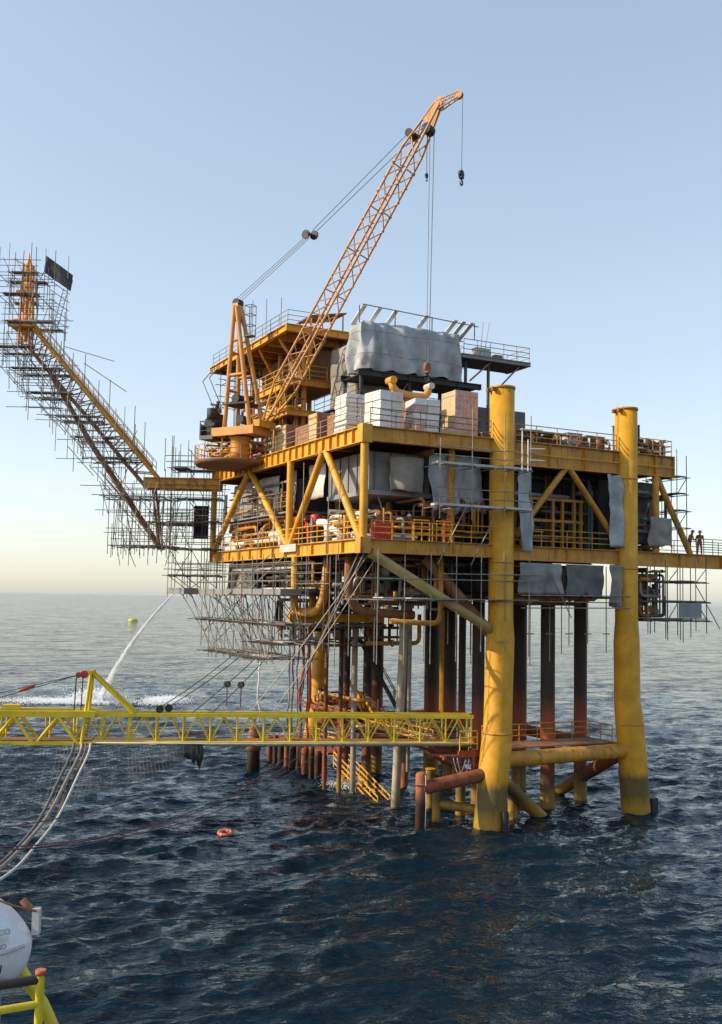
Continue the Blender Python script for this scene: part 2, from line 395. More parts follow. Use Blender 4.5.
# braces
tube('brace', (10.4, 0, 4.05), (20.1, 0, 4.15), .5, YELD, jk, 20)
tube('brace', (9.2, -.1, 3.3), (4.55, .45, 2.6), .42, RUSTM, jk, 18)
tube('brace', (9.7, .3, 3.3), (15.1, 1.9, -.6), .42, LEGY, jk, 18)
tube('brace', (20.2, .4, 4.0), (20.6, 11, -1.6), .45, COND, jk, 18)
tube('brace', (9.6, .8, 4.05), (8.5, 23.6, 4.05), .42, RUSTM, jk, 16)
tube('brace', (20.4, .8, 4.1), (20.6, 23.6, 4.1), .42, RUSTM, jk, 16)
tube('brace', (8.7, 24, 4.05), (20.4, 24, 4.05), .42, RUSTM, jk, 16)
tube('brace', (.5, -.05, 16.75), (9.35, -.05, 12.1), .31, TAN, jk, 16)
gp = MB(); gp.box((9.0, -.92, 11.5), (9.9, -.86, 12.7)); gp.build('gusset_plate', YEL, jk)
tube('brace', (5.6, 2.2, 16.7), (9.5, .3, 11.8), .36, BROWN, jk, 16)
tube('brace', (13.5, 3, 16.7), (10.3, .3, 12.5), .34, BROWN, jk, 16)
# ------------------------------------------------ conductors and risers
for x, y, r, top, mt in ((16.3, 3.5, .50, 14.6, COND), (20.35, 5.0, .47, 14.6, COND), (18.45, 9.8, .56, 14.6, COND), (12.3, 6.1, .44, 16.6, COND),
                         (14.95, 14, .52, 16.6, COND), (15.7, 18.0, .62, 16.6, COND), (13.6, 10.2, .27, 16.6, COND),
                         (5.55, 14, .17, 15, COND), (6.45, 13.6, .22, 15, CONDG), (7.6, 17.2, .26, 14.5, COND), (9.0, 16.4, .36, 14.5, COND),
                         (12.0, 20.5, .5, 14.5, COND), (4.6, 14.5, .14, 15, RUSTM), (11.0, 14.0, .3, 15, BROWN)):
    tube('conductor_pipe', (x, y, -1.5), (x, y, top), r, mt, jk, 16)
tube('conductor_pipe', (6.98, 8.2, -1.2), (7.7, 8.2, 16.4), .3, CONDG, jk, 16)
tube('conductor_pipe', (8.55, 9.2, 2.), (8.6, 9.2, 16.4), .14, GALV, jk, 10)
# ------------------------------------------------ piles and bollards near the front leg
p = thing('mooring_pile', 'rusty round pile with dark wet foot left of the front leg', 'pile', (4.5, .45, -1))
lathe_path('shaft', [(0, 0, 4.55, .22), (0, 0, 4.4, .34), (0, 0, 3.3, .33), (0, 0, 0, .34)], PILE, p, 18)
tube('strap', (0, 0, 3.75), (0, 0, 3.9), .36, BROWN, p, 18)
rope('rope', [(0.1, -.35, 4.4), (.15, -.36, 2.6), (.1, -.36, 1.2)], .03, WHITE, p)
p = thing('mooring_bollard', 'short yellow bollard with mushroom head in the water before the gangway end', 'bollard', (7.15, 3.0, -1))
tube('shaft', (0, 0, 0), (0, 0, 2.75), .27, LEGY, p, 18); tube('neck', (0, 0, 2.75), (0, 0, 3.2), .1, CONDG, p, 10); tube('head', (-.22, 0, 3.25), (.22, 0, 3.3), .13, CONDG, p, 12)
tube('link_pipe', (.2, 0, 2.0), (2.0, -2.4, 1.9), .3, LEGY, p, 14)
for x, y, h, lb_ in ((8.6, 6.2, 2.6, 'short yellow stub pile beneath the gangway end'), (12.2, 1.75, 2.0, 'bright yellow stub pile just right of the front leg'), (9.6, 4.0, 2.3, 'yellow stub pile half hidden behind the front leg')):
    p = thing('stub_pile', lb_, 'pile', (x, y, -1), 0, 'yellow stub piles'); tube('shaft', (0, 0, 0), (0, 0, h + 1), .33, LEGY, p, 18); tube('cap', (0, 0, h + 1), (0, 0, h + 1.08), .36, YEL, p, 18)
p = thing('dolphin_pile', 'lone rusty pile with dark collar standing left of boat landing', 'pile', (3.15, 25, -1))
lathe_path('shaft', [(0, 0, 4.6, .2), (0, 0, 4.4, .35), (0, 0, 3.8, .5), (0, 0, 0, .55)], PILE, p, 18); tube('collar', (0, 0, 2.6), (0, 0, 3.5), .6, BROWN, p, 18)
tube('lamp_post', (0, 0, 4.5), (0, 0, 5.1), .1, RUSTM, p, 8)
# ------------------------------------------------ jacket walkway
wk = thing('jacket_walkway', 'rusty walkway with yellow and brown handrails between the legs', 'walkway')
box('grating', (10.6, .45, 4.62), (19.6, 3.0, 4.7), BROWN, wk); box('grating', (6.6, 2.4, 4.55), (9.3, 23, 4.63), RUSTM, wk)
box('grating', (9.4, 12, 4.5), (20, 16, 4.58), BROWN, wk)
handrail(wk, [(10.6, 3.0, 4.7), (19.5, 3.0, 4.7), (19.5, .6, 4.7)], YELD, r=.04); handrail(wk, [(10.6, .9, 4.7), (10.6, 3.0, 4.7)], YELD, r=.05)
handrail(wk, [(6.6, 2.6, 4.63), (6.6, 22.8, 4.63)], YEL, r=.05, sp=1.6); handrail(wk, [(9.3, 5.5, 4.63), (9.3, 22.8, 4.63)], YELD, r=.045)
for i in range(7): pipe('pipe', [(6.9 + .3 * i, 3 + rnd.random() * 3, 4.9 + .12 * (i % 3)), (6.9 + .3 * i, 9 + rnd.random() * 8, 4.9 + .12 * (i % 3)), (7.2 + .3 * i, 14 + i, 6.5 + rnd.random())], .1 + .03 * (i % 3), [YEL, YELD, RUSTM, YEL, CONDG, RUSTM, YELD][i], wk)
for i in range(5):
    y = 5 + 3.3 * i; tube('valve_body', (7.6, y, 4.9), (7.6, y, 5.7), .22, [YEL, RUSTM][i % 2], wk, 12); tube('hand_wheel', (7.6, y, 5.85), (7.6, y, 5.9), .28, RED if i % 2 else YELD, wk, 14)
# orange landing where the gangway ends
ld = thing('gangway_landing', 'rust red landing frame beneath the gangway tip by the front leg', 'landing')
box('deck_plate', (6.4, .9, 4.2), (9.2, 2.4, 4.35), RUSTM, ld)
for a, b in (((6.4, 1.0, 4.2), (9.0, 1.0, 2.9)), ((6.4, 2.3, 4.2), (9.0, 2.3, 2.9)), ((7.6, 1.6, 4.2), (7.6, 1.6, 2.8)), ((8.6, .95, 4.2), (8.6, .95, 2.9))): tube('strut', a, b, .13, RUSTM, ld, 10)
rope('rope', sag((7.0, .8, 4.2), (7.9, .8, 4.1), .9), .035, BOARDL, ld); rope('rope', sag((7.3, .8, 4.2), (8.2, .85, 4.1), 1.1), .03, BOARDL, ld)
handrail(ld, [(7.6, 1.0, 4.6), (8.9, 1.0, 4.6)], GANG, r=.04, sp=.7, rails=(1.2, .8, .4)); box('chock', (7.5, .95, 4.35), (9.0, 1.2, 4.6), RUSTM, ld)
# ------------------------------------------------ boat landing
bl = thing('boat_landing', 'rusty orange boat landing deck on a row of fender posts', 'boat landing')
box('deck_plate', (6.5, 18.0, 2.0), (8.4, 29.5, 2.18), RUSTM, bl)
for i in range(10):
    y = 18.2 + i * 1.24; rr = .2 + .06 * (i % 2)
    tube('fender_post', (6.35, y, -1), (6.35, y, 2.0 + .15 * (i % 3)), rr, PILE if i % 3 else RUSTM, bl, 14)
for y in (18.3, 23, 28): tube('fender_post', (8.2, y, -1), (8.2, y, 2), .2, PILE, bl, 12)
handrail(bl, [(8.2, 18, 2.18), (8.2, 25, 2.18)], YEL, r=.05, sp=1.8)
for k, (a, b) in enumerate((((7.0, 17.8, 2.2), (7.3, 14.5, 4.6)), ((7.8, 17.6, 2.0), (8.6, 15.2, 4.6)), ((6.6, 17.6, 2.6), (7.6, 17.4, 4.4)))): tube('strut', a, b, .14, RUSTM, bl, 10)
sw = thing('swash_stairs', 'yellow railed stair flight dipping into the sea at the boat landing', 'stairs')
a0, a1 = Vector((6.75, 17.4, 1.15)), Vector((6.75, 10.2, -.95))
for dx in (0, 1.0):
    m_ = MB()
    for hh in (1.15, .75, .35): m_.sweep([a0 + Vector((dx, 0, hh)), a0.lerp(a1, .5) + Vector((dx, 0, hh)), a1 + Vector((dx, 0, hh))], .055, 6)
    hr = m_.build('handrail', YEL, sw)
    for i in range(7): q = a0.lerp(a1, i / 6) + Vector((dx, 0, 0)); pp = obj('post', unit_cyl(YEL, 6), hr, q); pp.scale = (.055, .055, 1.15)
for i in range(16): q = a0.lerp(a1, (i + .5) / 16); box('tread', (q.x, q.y - .14, q.z - .03), (q.x + 1.0, q.y + .14, q.z), YELD, sw)
# foam breaking round the stair
# ------------------------------------------------ stair from sub deck to walkway
ss = thing('access_stair', 'dark steel stair descending from the underdeck to the jacket walkway', 'stairs')
b0, b1 = Vector((7.6, 15.2, 11.0)), Vector((10.6, 13.2, 4.7)); dd = (b1 - b0); sd_ = Vector((.55, .83, 0)) * .5
for s in (-1, 1):
    tube('stringer', b0 + sd_ * s, b1 + sd_ * s, .11, DARK, ss, 6); tube('handrail', b0 + sd_ * s + Vector((0, 0, 1)), b1 + sd_ * s + Vector((0, 0, 1)), .035, DARK, ss, 6)
    for i in range(5): q = b0 + dd * (i / 4) + sd_ * s; tube('post', q, q + Vector((0, 0, 1)), .03, DARK, ss, 6)
for i in range(18):
    q = b0 + dd * ((i + .5) / 18); tube('tread', q - sd_, q + sd_, .06, DARK, ss, 6)
# ------------------------------------------------------------------ topside decks
ts = thing('platform_topside', 'yellow steel two-deck platform topside with trussed sides and cantilevered corner', 'platform deck')
box('main_deck_plate', (.12, .12, 24.2), (24.3, 27.6, 24.32), BROWN, ts)
box('cellar_deck_plate', (.12, .12, 17.42), (21.2, 27.6, 17.52), BROWN, ts)
box('walkway_plate', (21.2, .1, 17.42), (33.0, 2.6, 17.52), GREYD, ts)
box('sub_deck_plate', (1.0, 9.5, 14.1), (19.5, 26.5, 14.25), DARK, ts)
box('sub_deck_plate', (10.8, 2.2, 14.3), (21.8, 9.2, 14.45), DARK, ts)
# girders; left side carries closely spaced stiffeners
girder('girder', (0, .25, 24.4), (0, 27.7, 24.4), 1.0, .42, YEL, ts, 1.1, (1, -1))
girder('girder', (-.2, 0, 24.4), (9.2, 0, 24.4), .92, .42, YELD, ts, 4.0, (1, -1))
girder('girder', (10.7, 0, 24.4), (19.5, 0, 24.4), 1.6, .5, YELD, ts, 3.0)
ob = MB(); ob.box((10.7, -.30, 23.55), (19.5, -.25, 23.62)); ob.box((21.0, -.30, 23.55), (24.4, -.25, 23.62)); ob.build('flange_strip', YEL, ts)
girder('girder', (21.0, 0, 24.4), (24.5, 0, 24.4), 1.5, .5, YELD, ts, 1.7)
girder('girder', (24.3, .3, 24.4), (24.3, 27.6, 24.4), 1.2, .4, YELD, ts, 3.)
girder('girder', (0, 27.7, 24.4), (24.3, 27.7, 24.4), 1.0, .4, YELD, ts, 3.)
girder('girder', (0, .25, 17.6), (0, 27.7, 17.6), .86, .42, YEL, ts, 2.3)
girder('girder', (-.2, 0, 17.6), (9.2, 0, 17.6), .86, .42, YELD, ts, 3.1)
girder('girder', (10.7, 0, 17.6), (19.5, 0, 17.6), .95, .46, YELD, ts, 4.4)
girder('girder', (21.0, 0, 17.6), (33.0, 0, 17.6), 1.0, .46, YELD, ts, 4.)
girder('girder', (21.2, 2.6, 17.6), (33.0, 2.6, 17.6), .7, .3, YELD, ts)
girder('girder', (0, 27.7, 17.6), (21.2, 27.7, 17.6), .86, .4, YELD, ts, 4.)
for y in (4.6, 9.2, 13.8, 18.4, 23.0):
    girder('deck_beam', (.25, y, 24.19), (24.1, y, 24.19), .75, .3, BROWN, ts); girder('deck_beam', (.25, y, 17.41), (21, y, 17.41), .65, .3, BROWN, ts)
for x in (5, 10, 15, 20): girder('deck_beam', (x, .3, 23.4), (x, 27.4, 23.4), .35, .25, BROWN, ts)
# corner posts, columns, diagonals
box('corner_cap', (-.34, -.34, 23.35), (.34, .34, 24.46), YEL, ts); box('corner_cap', (-.34, -.34, 16.7), (.34, .34, 17.66), YELD, ts)
for y in (0, 11.3, 27.5): tube('column', (0, y, 17.6), (0, y, 23.4), .25, YEL, ts, 16)
for a, b in ((5.7, 11.0), (5.7, .35), (19.3, 27.2), (19.3, 11.6)): tube('diagonal_brace', (0, a + (.25 if b > a else -.25), 23.45), (0, b, 17.6), .24, YEL, ts, 16)
for a, b in ((15.05, 11.0), (15.35, 19.4)): tube('diagonal_brace', (a, 0, 22.9), (b, 0, 18.2), .21, YELD, ts, 14)
tube('column', (22.9, 0, 17.6), (22.9, 0, 22.9), .25, YELD, ts, 14); tube('diagonal_brace', (23.1, 0.1, 22.9), (26.2, .1, 17.6), .22, YELD, ts, 14)
for x, y in ((0, 10.1), (2.9, 13.5)): tube('column', (x, y, 12.8), (x, y, 16.74), .26, YEL, ts, 14)
girder('hanger_beam', (-.4, 10.1, 12.9), (6.8, 10.1, 12.9), .55, .4, YEL, ts, 1.6); girder('hanger_beam', (2.9, 9.9, 12.9), (2.9, 17, 12.9), .5, .35, YELD, ts)
for x, y in ((6.5, .6), (5, 6), (5, 14), (5, 22), (15, 8), (15, 18), (20, 10), (20, 20), (10, 26)): tube('column', (x, y, 17.5), (x, y, 23.5), .22, YELD, ts, 12)
tube('column', (6.45, 2.2, 14.2), (6.45, 2.2, 16.7), .17, YELD, ts, 10)
# inner yellow frame behind the right truss (door frames)
fr = MB()
for x in (12.6, 13.4, 15.2, 16.0, 17.0, 17.6): fr.box((x, 1.6, 17.5), (x + .18, 1.8, 21.0))
for z in (20.85, 19.4): fr.box((12.6, 1.55, z), (17.8, 1.6, z + .18))
fr.build('inner_frame', YELD, ts)
# handrails
handrail(ts, [(-.1, 27.5, 24.4), (-.1, .4, 24.4)], GALV, r=.03, sp=1.9); handrail(ts, [(.3, -.1, 24.4), (9.0, -.1, 24.4)], GALVR, r=.03, sp=1.6)
handrail(ts, [(10.9, -.1, 24.4), (19.3, -.1, 24.4)], YELD, r=.032, sp=1.7); handrail(ts, [(21.1, -.1, 24.4), (24.3, -.1, 24.4), (24.3, 12, 24.4)], YELD, r=.032, sp=1.2)
handrail(ts, [(-.1, 27.3, 17.6), (-.1, .4, 17.6)], YEL, r=.035, sp=1.5); handrail(ts, [(.5, -.1, 17.6), (9.0, -.1, 17.6)], YEL, r=.035, sp=1.4)
handrail(ts, [(10.9, -.1, 17.6), (19.3, -.1, 17.6)], YELD, r=.035, sp=2.0); handrail(ts, [(26.6, -.1, 17.6), (32.9, -.1, 17.6)], GALV, r=.03, sp=1.5)
handrail(ts, [(25.5, 2.5, 17.6), (32.9, 2.5, 17.6)], GALV, r=.03, sp=1.5)
handrail(ts, [(2.0, 6.0, 18.7), (9.0, 2.4, 18.7)], YEL, r=.04, sp=2.)
# gate panels, brighter yellow, on the lower front
for x in (3.4, 5.0): handrail(ts, [(x, -.16, 17.6), (x + 1.1, -.16, 17.6)], YEL, r=.05, sp=.55, rails=(1.25, .85, .45))
# hanging kick plates / pale sign boards on the left rail
box('kick_plate', (-.3, 9.4, 17.1), (-.24, 12.2, 17.62), BOARDL, ts)
# white cladding panels behind left truss, each its own sheet
for i, (y0, y1, z0, z1) in enumerate(((24.4, 27.2, 18.8, 23.2), (22.2, 24.0, 20.4, 23.2), (19.4, 21.6, 20.2, 23.2), (16.6, 18.8, 20.3, 23.1), (13.6, 15.9, 20.2, 23.2), (8.6, 10.8, 20.8, 23.2))):
    cloth('cladding_sheet', (1.4, y0, z1), (0.25 * (-1) ** i, y1 - y0, 0), (0, 0, z0 - z1), 14, 10, .10, CLAD if i % 3 != 1 else TARP, ts, i, 2.6)
box('mezzanine_plate', (.5, 12.2, 20.0), (4.6, 26.8, 20.12), GREYM, ts); handrail(ts, [(.5, 26.6, 20.12), (.5, 12.4, 20.12)], GALV, sp=2.2)
# round crane deck sticking out over the left edge
lathe_path('crane_deck', [(-1.1, 19.4, 24.16, 3.2), (-1.1, 19.4, 24.02, 3.2), (-1.1, 19.4, 23.8, 3.0)], BROWN, ts, 28)
m_ = MB(); ring = [(-1.1 + 3.1 * math.cos(R(a)), 19.4 + 3.1 * math.sin(R(a)), 24.16) for a in range(60, 275, 14)]
handrail(ts, ring, YEL, r=.03, sp=1.6)
# ------------------------------------------------ flat tarps under decks (front right)
tp = thing('hanging_tarpaulins', 'grey tarpaulin sheets hung on the shaded right front below deck', 'tarpaulin')
cloth('sheet', (10.75, -.75, 22.4), (1.0, .3, 0), (.15, 0, -5.2), 12, 24, .24, TARPL, tp, 3, 5.)
cloth('sheet', (18.2, -.35, 22.7), (1.3, .1, 0), (.35, -.2, -4.9), 12, 24, .26, TARPL, tp, 4, 4.5)
cloth('sheet', (11.0, -.4, 16.5), (3.4, 0, 0), (.1, 0, -2.0), 26, 12, .2, GREYM, tp, 5, 3.4); cloth('sheet', (14.8, -.4, 16.5), (3.1, 0, 0), (0, 0, -2.1), 26, 12, .2, GREYD, tp, 6, 3.1)
cloth('sheet', (18.4, -.5, 16.6), (.9, 0, 0), (0, 0, -2.8), 8, 14, .22, TARPD, tp, 7, 4.); 
cloth('sheet', (5.0, .9, 23.2), (4.2, .3, 0), (.2, 0, -3.6), 40, 26, .28, TARPL, tp, 8, 2.9); cloth('sheet', (2.6, 1.5, 22.9), (2.2, -.4, 0), (0, 0, -2.2), 20, 14, .22, TARPD, tp, 9, 3.3)
cloth('sheet', (21.3, 1.0, 22.6), (2.6, .4, 0), (0, 0, -4.4), 22, 22, .25, GREYD, tp, 10, 3.2); cloth('sheet', (21.9, -.45, 20.0), (2.3, .2, 0), (.2, 0, -2.0), 20, 12, .22, TARPD, tp, 11, 3.3)
for i_ in range(3): cloth('sheet', (.6 + .4 * i_, 19.2 + 3.1 * i_, 16.7), (.3, 2.9, 0), (0, .1, -2.3), 16, 10, .2, [GREYD, TARPD, GREYM][i_], tp, 20 + i_, 3.)
# ------------------------------------------------------------------ equipment on the decks
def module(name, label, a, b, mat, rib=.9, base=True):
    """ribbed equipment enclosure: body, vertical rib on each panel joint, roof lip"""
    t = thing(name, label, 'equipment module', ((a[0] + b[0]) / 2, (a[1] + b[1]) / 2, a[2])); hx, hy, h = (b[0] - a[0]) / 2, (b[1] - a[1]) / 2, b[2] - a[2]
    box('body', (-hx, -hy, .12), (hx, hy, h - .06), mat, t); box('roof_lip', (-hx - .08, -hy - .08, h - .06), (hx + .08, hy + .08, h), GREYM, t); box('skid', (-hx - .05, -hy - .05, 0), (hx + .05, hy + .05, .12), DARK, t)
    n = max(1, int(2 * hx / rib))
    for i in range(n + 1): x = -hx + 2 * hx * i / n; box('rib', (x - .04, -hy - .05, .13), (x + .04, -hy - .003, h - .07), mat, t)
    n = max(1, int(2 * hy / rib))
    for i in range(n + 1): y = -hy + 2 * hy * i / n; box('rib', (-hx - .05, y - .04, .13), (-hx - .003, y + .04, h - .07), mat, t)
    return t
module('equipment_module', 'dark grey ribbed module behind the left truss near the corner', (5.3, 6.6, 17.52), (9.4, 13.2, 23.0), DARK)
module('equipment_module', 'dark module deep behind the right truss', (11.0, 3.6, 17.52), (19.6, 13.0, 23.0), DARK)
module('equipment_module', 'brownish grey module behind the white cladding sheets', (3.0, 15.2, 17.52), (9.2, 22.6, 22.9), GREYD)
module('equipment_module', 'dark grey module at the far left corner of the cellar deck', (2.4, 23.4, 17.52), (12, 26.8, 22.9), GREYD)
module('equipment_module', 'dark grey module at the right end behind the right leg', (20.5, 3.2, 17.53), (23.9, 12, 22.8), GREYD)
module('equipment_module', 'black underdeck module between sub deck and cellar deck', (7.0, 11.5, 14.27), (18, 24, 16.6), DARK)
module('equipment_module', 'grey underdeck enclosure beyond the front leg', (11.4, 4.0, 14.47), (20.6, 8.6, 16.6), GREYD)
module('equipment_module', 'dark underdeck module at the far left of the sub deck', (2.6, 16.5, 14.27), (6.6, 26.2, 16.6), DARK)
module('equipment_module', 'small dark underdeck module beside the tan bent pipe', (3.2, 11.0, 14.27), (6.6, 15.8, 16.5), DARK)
hb = thing('hanging_enclosure', 'grey box enclosure with pale lower edge hung under main deck at the corner', 'enclosure', (3.6, 5.0, 20.5))
box('body', (-2.2, -2.9, .3), (2.2, 2.9, 2.7), GREYM, hb); box('lower_edge', (-2.3, -3.0, 0), (2.3, 3.0, .28), TARP, hb)
for i in range(5): box('rib', (-2.26, -2.6 + i * 1.25, .3), (-2.2, -2.5 + i * 1.25, 2.7), GREYD, hb); 
for i in range(4): box('rib', (-1.9 + i * 1.2, -2.96, .3), (-1.8 + i * 1.2, -2.9, 2.7), GREYD, hb)
tube('hanger', (-1.8, -2.5, 2.7), (-1.8, -2.5, 3.0), .08, DARK, hb); tube('hanger', (1.8, 2.5, 2.7), (1.8, 2.5, 3.0), .08, DARK, hb)
tube('prop', (-1.9, -2.2, -3.0), (-1.9, -2.2, .0), .05, GALV, hb); tube('prop', (-.2, -2.6, -3.0), (-1.4, -2.6, .0), .05, GALV, hb)
def pipework(name, label, a, b, n, mats, seed, rs=(.06, .16), dense=(1, 1, 1)):
    g = random.Random(seed); t = thing(name, label, 'pipework')
    for i in range(n):
        p = [Vector([g.uniform(a[k], b[k]) for k in range(3)])]; ax = g.choice([0, 1, 2])
        for s in range(g.choice([2, 3, 3, 4])):
            q = p[-1].copy(); q[ax] = g.uniform(a[ax], b[ax])
            if (q - p[-1]).length < .5: q[ax] = a[ax] if q[ax] > (a[ax] + b[ax]) / 2 else b[ax]
            p.append(q); ax = g.choice([k for k in (0, 1, 2) if k != ax])
        r = g.uniform(*rs); o = pipe('pipe', p, r, g.choice(mats), t)
        for f in range(g.choice([0, 1, 2])):
            d = (p[1] - p[0]); u = g.uniform(.2, .8); c = p[0] + d * u; dn = d.normalized() * .05
            m = MB(); m.sweep([c - dn, c + dn], r * 1.7, 10); m.build('flange', g.choice(mats), o)
    for i in range(n // 3):
        x, y = g.uniform(a[0], b[0]), g.uniform(a[1], b[1]); tube('support', (x, y, a[2]), (x, y, b[2]), .06, g.choice(mats), t, 6)
    for i in range(n // 2):
        c = Vector([g.uniform(a[k], b[k] - .3) for k in range(3)]); s = g.uniform(.12, .3)
        if g.random() < .5: tube('fitting', c, c + Vector((0, 0, s * 1.8)), s * .6, g.choice(mats), t, 10)
        else: box('fitting', c, c + Vector((s * 1.4, s * 1.4, s * 1.8)), g.choice(mats), t)
    return t
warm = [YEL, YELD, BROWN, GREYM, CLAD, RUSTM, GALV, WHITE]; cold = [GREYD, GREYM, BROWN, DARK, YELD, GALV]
pipework('pipework', 'yellow and pale pipes along the rear half of the left lower deck', (.5, 12.5, 17.6), (2.2, 26.5, 19.9), 40, warm, 1)
pipework('pipework', 'tangle of pipes and valves on the lower deck near the corner', (.5, 1.2, 17.6), (4.6, 11.5, 19.6), 34, warm, 2)
pipework('pipework', 'brown and grey pipes on the lower deck before the front leg', (4.4, .8, 17.6), (9.0, 5.0, 20.4), 26, [BROWN, GREYM, YELD, GREYD, RUSTM], 3)
pipework('pipework', 'small pipes above the mezzanine at the far left', (.6, 12.6, 20.2), (1.3, 26.8, 22.4), 14, warm, 4, (.05, .1))
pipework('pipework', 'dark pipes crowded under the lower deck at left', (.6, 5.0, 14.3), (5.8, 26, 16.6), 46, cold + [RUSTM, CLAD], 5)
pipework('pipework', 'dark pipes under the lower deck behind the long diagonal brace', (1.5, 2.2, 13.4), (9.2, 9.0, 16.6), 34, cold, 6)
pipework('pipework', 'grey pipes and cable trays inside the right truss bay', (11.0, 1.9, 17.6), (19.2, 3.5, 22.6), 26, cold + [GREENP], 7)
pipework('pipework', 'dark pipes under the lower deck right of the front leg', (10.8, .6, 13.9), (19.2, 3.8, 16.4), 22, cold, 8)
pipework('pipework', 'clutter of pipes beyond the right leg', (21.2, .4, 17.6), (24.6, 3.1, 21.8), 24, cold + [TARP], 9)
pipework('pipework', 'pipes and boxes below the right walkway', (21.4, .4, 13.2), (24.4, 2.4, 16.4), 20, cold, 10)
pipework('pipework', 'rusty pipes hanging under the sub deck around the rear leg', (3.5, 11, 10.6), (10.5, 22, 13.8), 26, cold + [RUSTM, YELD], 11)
pipework('pipework', 'rusty red pipe tangle on the walkway before the rear leg', (6.4, 13, 4.7), (8.4, 22.5, 6.6), 20, [RUSTM, YEL, YELD, RUSTM, CLAD], 12)
# big swept pipes below the corner
bp = thing('riser_bend', 'fat tan pipe bending down and left below the left deck edge', 'pipe'); pipe('pipe', [(1.2, 7.4, 16.7), (1.0, 7.6, 13.0), (.2, 10.4, 13.0)], .3, YELD, bp, 14, 1.6); pipe('end_cap', [(.2, 10.4, 13.0), (.1, 10.8, 13.0)], .36, CLAD, bp, 14)
bp = thing('riser_bend', 'brown fat pipe curving under the corner towards the front leg', 'pipe'); pipe('pipe', [(.9, 3.6, 16.7), (.9, 3.8, 13.2), (5.5, 3.4, 13.0)], .28, BROWN, bp, 14, 1.8)
bp = thing('drain_pipe', 'yellow pipe with upturned end below the long diagonal brace', 'pipe'); pipe('pipe', [(2.6, 1.2, 12.65), (6.3, 1.4, 12.5), (6.3, 1.4, 16.7)], .17, YELD, bp, 12, .7)
bp = thing('insulated_pipe', 'white insulated pipe bends standing on the left lower deck', 'pipe'); pipe('pipe', [(.7, 6.4, 17.6), (.7, 6.4, 18.9), (.7, 7.8, 19.0)], .26, WHITE, bp, 14, .6); pipe('pipe', [(.8, 6.1, 18.5), (.8, 4.9, 18.2), (.8, 4.6, 17.6)], .22, WHITE, bp, 12, .5)
pipe('pipe', [(.6, 14.0, 17.6), (.6, 14, 18.5), (.6, 16.0, 18.5)], .28, WHITE, bp, 12, .5)
for x, y, lb_ in ((1.3, 9.6, 'red round drum on the left lower deck between the diagonals'), (1.3, 12.4, 'red drum just behind the middle column of the left deck')):
    t = thing('drum', lb_, 'drum', (x, y, 18.6), 0, 'red drums'); lathe_path('body', [(0, 0, 1.1, .3), (0, 0, 1.05, .42), (0, 0, .05, .42), (0, 0, 0, .3)], RED, t, 18); tube('ring', (0, 0, .5), (0, 0, .56), .44, RED, t, 18); box('stand', (-.35, -.35, -1.08), (.35, .35, 0), GREYD, t)
t = thing('cabinet', 'red equipment cabinet at the corner handrail of the lower deck', 'cabinet', (2.3, 1.3, 17.55)); box('body', (-1.0, -.35, 0), (.2, .35, 1.15), RED, t)
for i in range(2): box('door', (-.97 + .59 * i, -.38, .1), (-.41 + .59 * i, -.352, 1.05), COVERR, t)
# ------------------------------------------------------------------ main deck upper works
up = thing('upper_deck', 'cantilevered yellow upper deck with railings above the crane foot', 'upper deck')
Z = 34.0
box('deck_plate', (.75, 14.3, Z - .22), (6.0, 31.0, Z - .05), BROWN, up)
girder('girder', (.65, 14.1, Z), (.65, 31.2, Z), .55, .35, YEL, up, 1.8); girder('girder', (.5, 14.1, Z), (6.2, 14.1, Z), .55, .35, YEL, up, 1.5)
girder('girder', (6.1, 14.3, Z), (6.1, 31, Z), .55, .3, YELD, up); girder('girder', (.8, 31.1, Z), (6, 31.1, Z), .5, .3, YELD, up)
for i in range(8): girder('floor_beam', (.85, 16.2 + 2 * i, Z - .23), (6.0, 16.2 + 2 * i, Z - .23), .5, .22, YELD, up)
handrail(up, [(.7, 31, Z), (.7, 14.2, Z), (3.2, 14.2, Z)], GALV, sp=1.7)
box('tread_panel', (3.4, 14.3, Z), (6.0, 15.6, Z + .12), YELD, up)
lp = MB(); lp.add([(2.6, 14.4, Z + .9), (5.6, 14.4, Z + 1.5), (5.6, 17, Z + 1.5), (2.6, 17, Z + .9), (2.6, 14.4, Z + 1.0), (5.6, 14.4, Z + 1.6), (5.6, 17, Z + 1.6), (2.6, 17, Z + 1.0)], [(0, 1, 2, 3)[::-1], (4, 5, 6, 7), (0, 1, 5, 4), (1, 2, 6, 5), (2, 3, 7, 6), (3, 0, 4, 7)]); lp.build('shelter_roof', BROWN, up)
for x, y, h in ((2.8, 14.6, .92), (5.4, 14.6, 1.45), (2.8, 16.8, .92), (5.4, 16.8, 1.45)): tube('shelter_post', (x, y, Z), (x, y, Z + h), .06, YELD, up)
for x, y in ((3.0, 16.2), (5.6, 16.2), (3.0, 21), (5.6, 21), (3.0, 27), (5.6, 27)): tube('column', (x, y, 24.3), (x, y, Z - .2), .2, YELD, up, 12)
for y in (16.2, 20.2, 24.2): tube('knee_brace', (3.0, y + (.8 if y > 17 else 0), 30.6), (.85, y, Z - .6), .12, YELD, up, 10)
for y in (14.6, 15.2): tube('knee_brace', (3.0, y + 1.3, 31.0), (3.0 + (y - 14.6) * 2, y, Z - .5), .13, YEL, up, 10)
girder('mid_girder', (1.6, 15.3, 30.3), (1.6, 22.5, 30.3), .55, .3, YEL, up, 1.8); girder('mid_girder', (1.6, 15.2, 30.3), (6.0, 15.2, 30.3), .5, .3, YELD, up); box('mid_plate', (1.7, 15.3, 30.0), (6, 22.5, 30.1), BROWN, up)
handrail(up, [(1.6, 22.4, 30.3), (1.6, 15.3, 30.3), (4.5, 15.3, 30.3)], YEL, sp=1.6, r=.035)
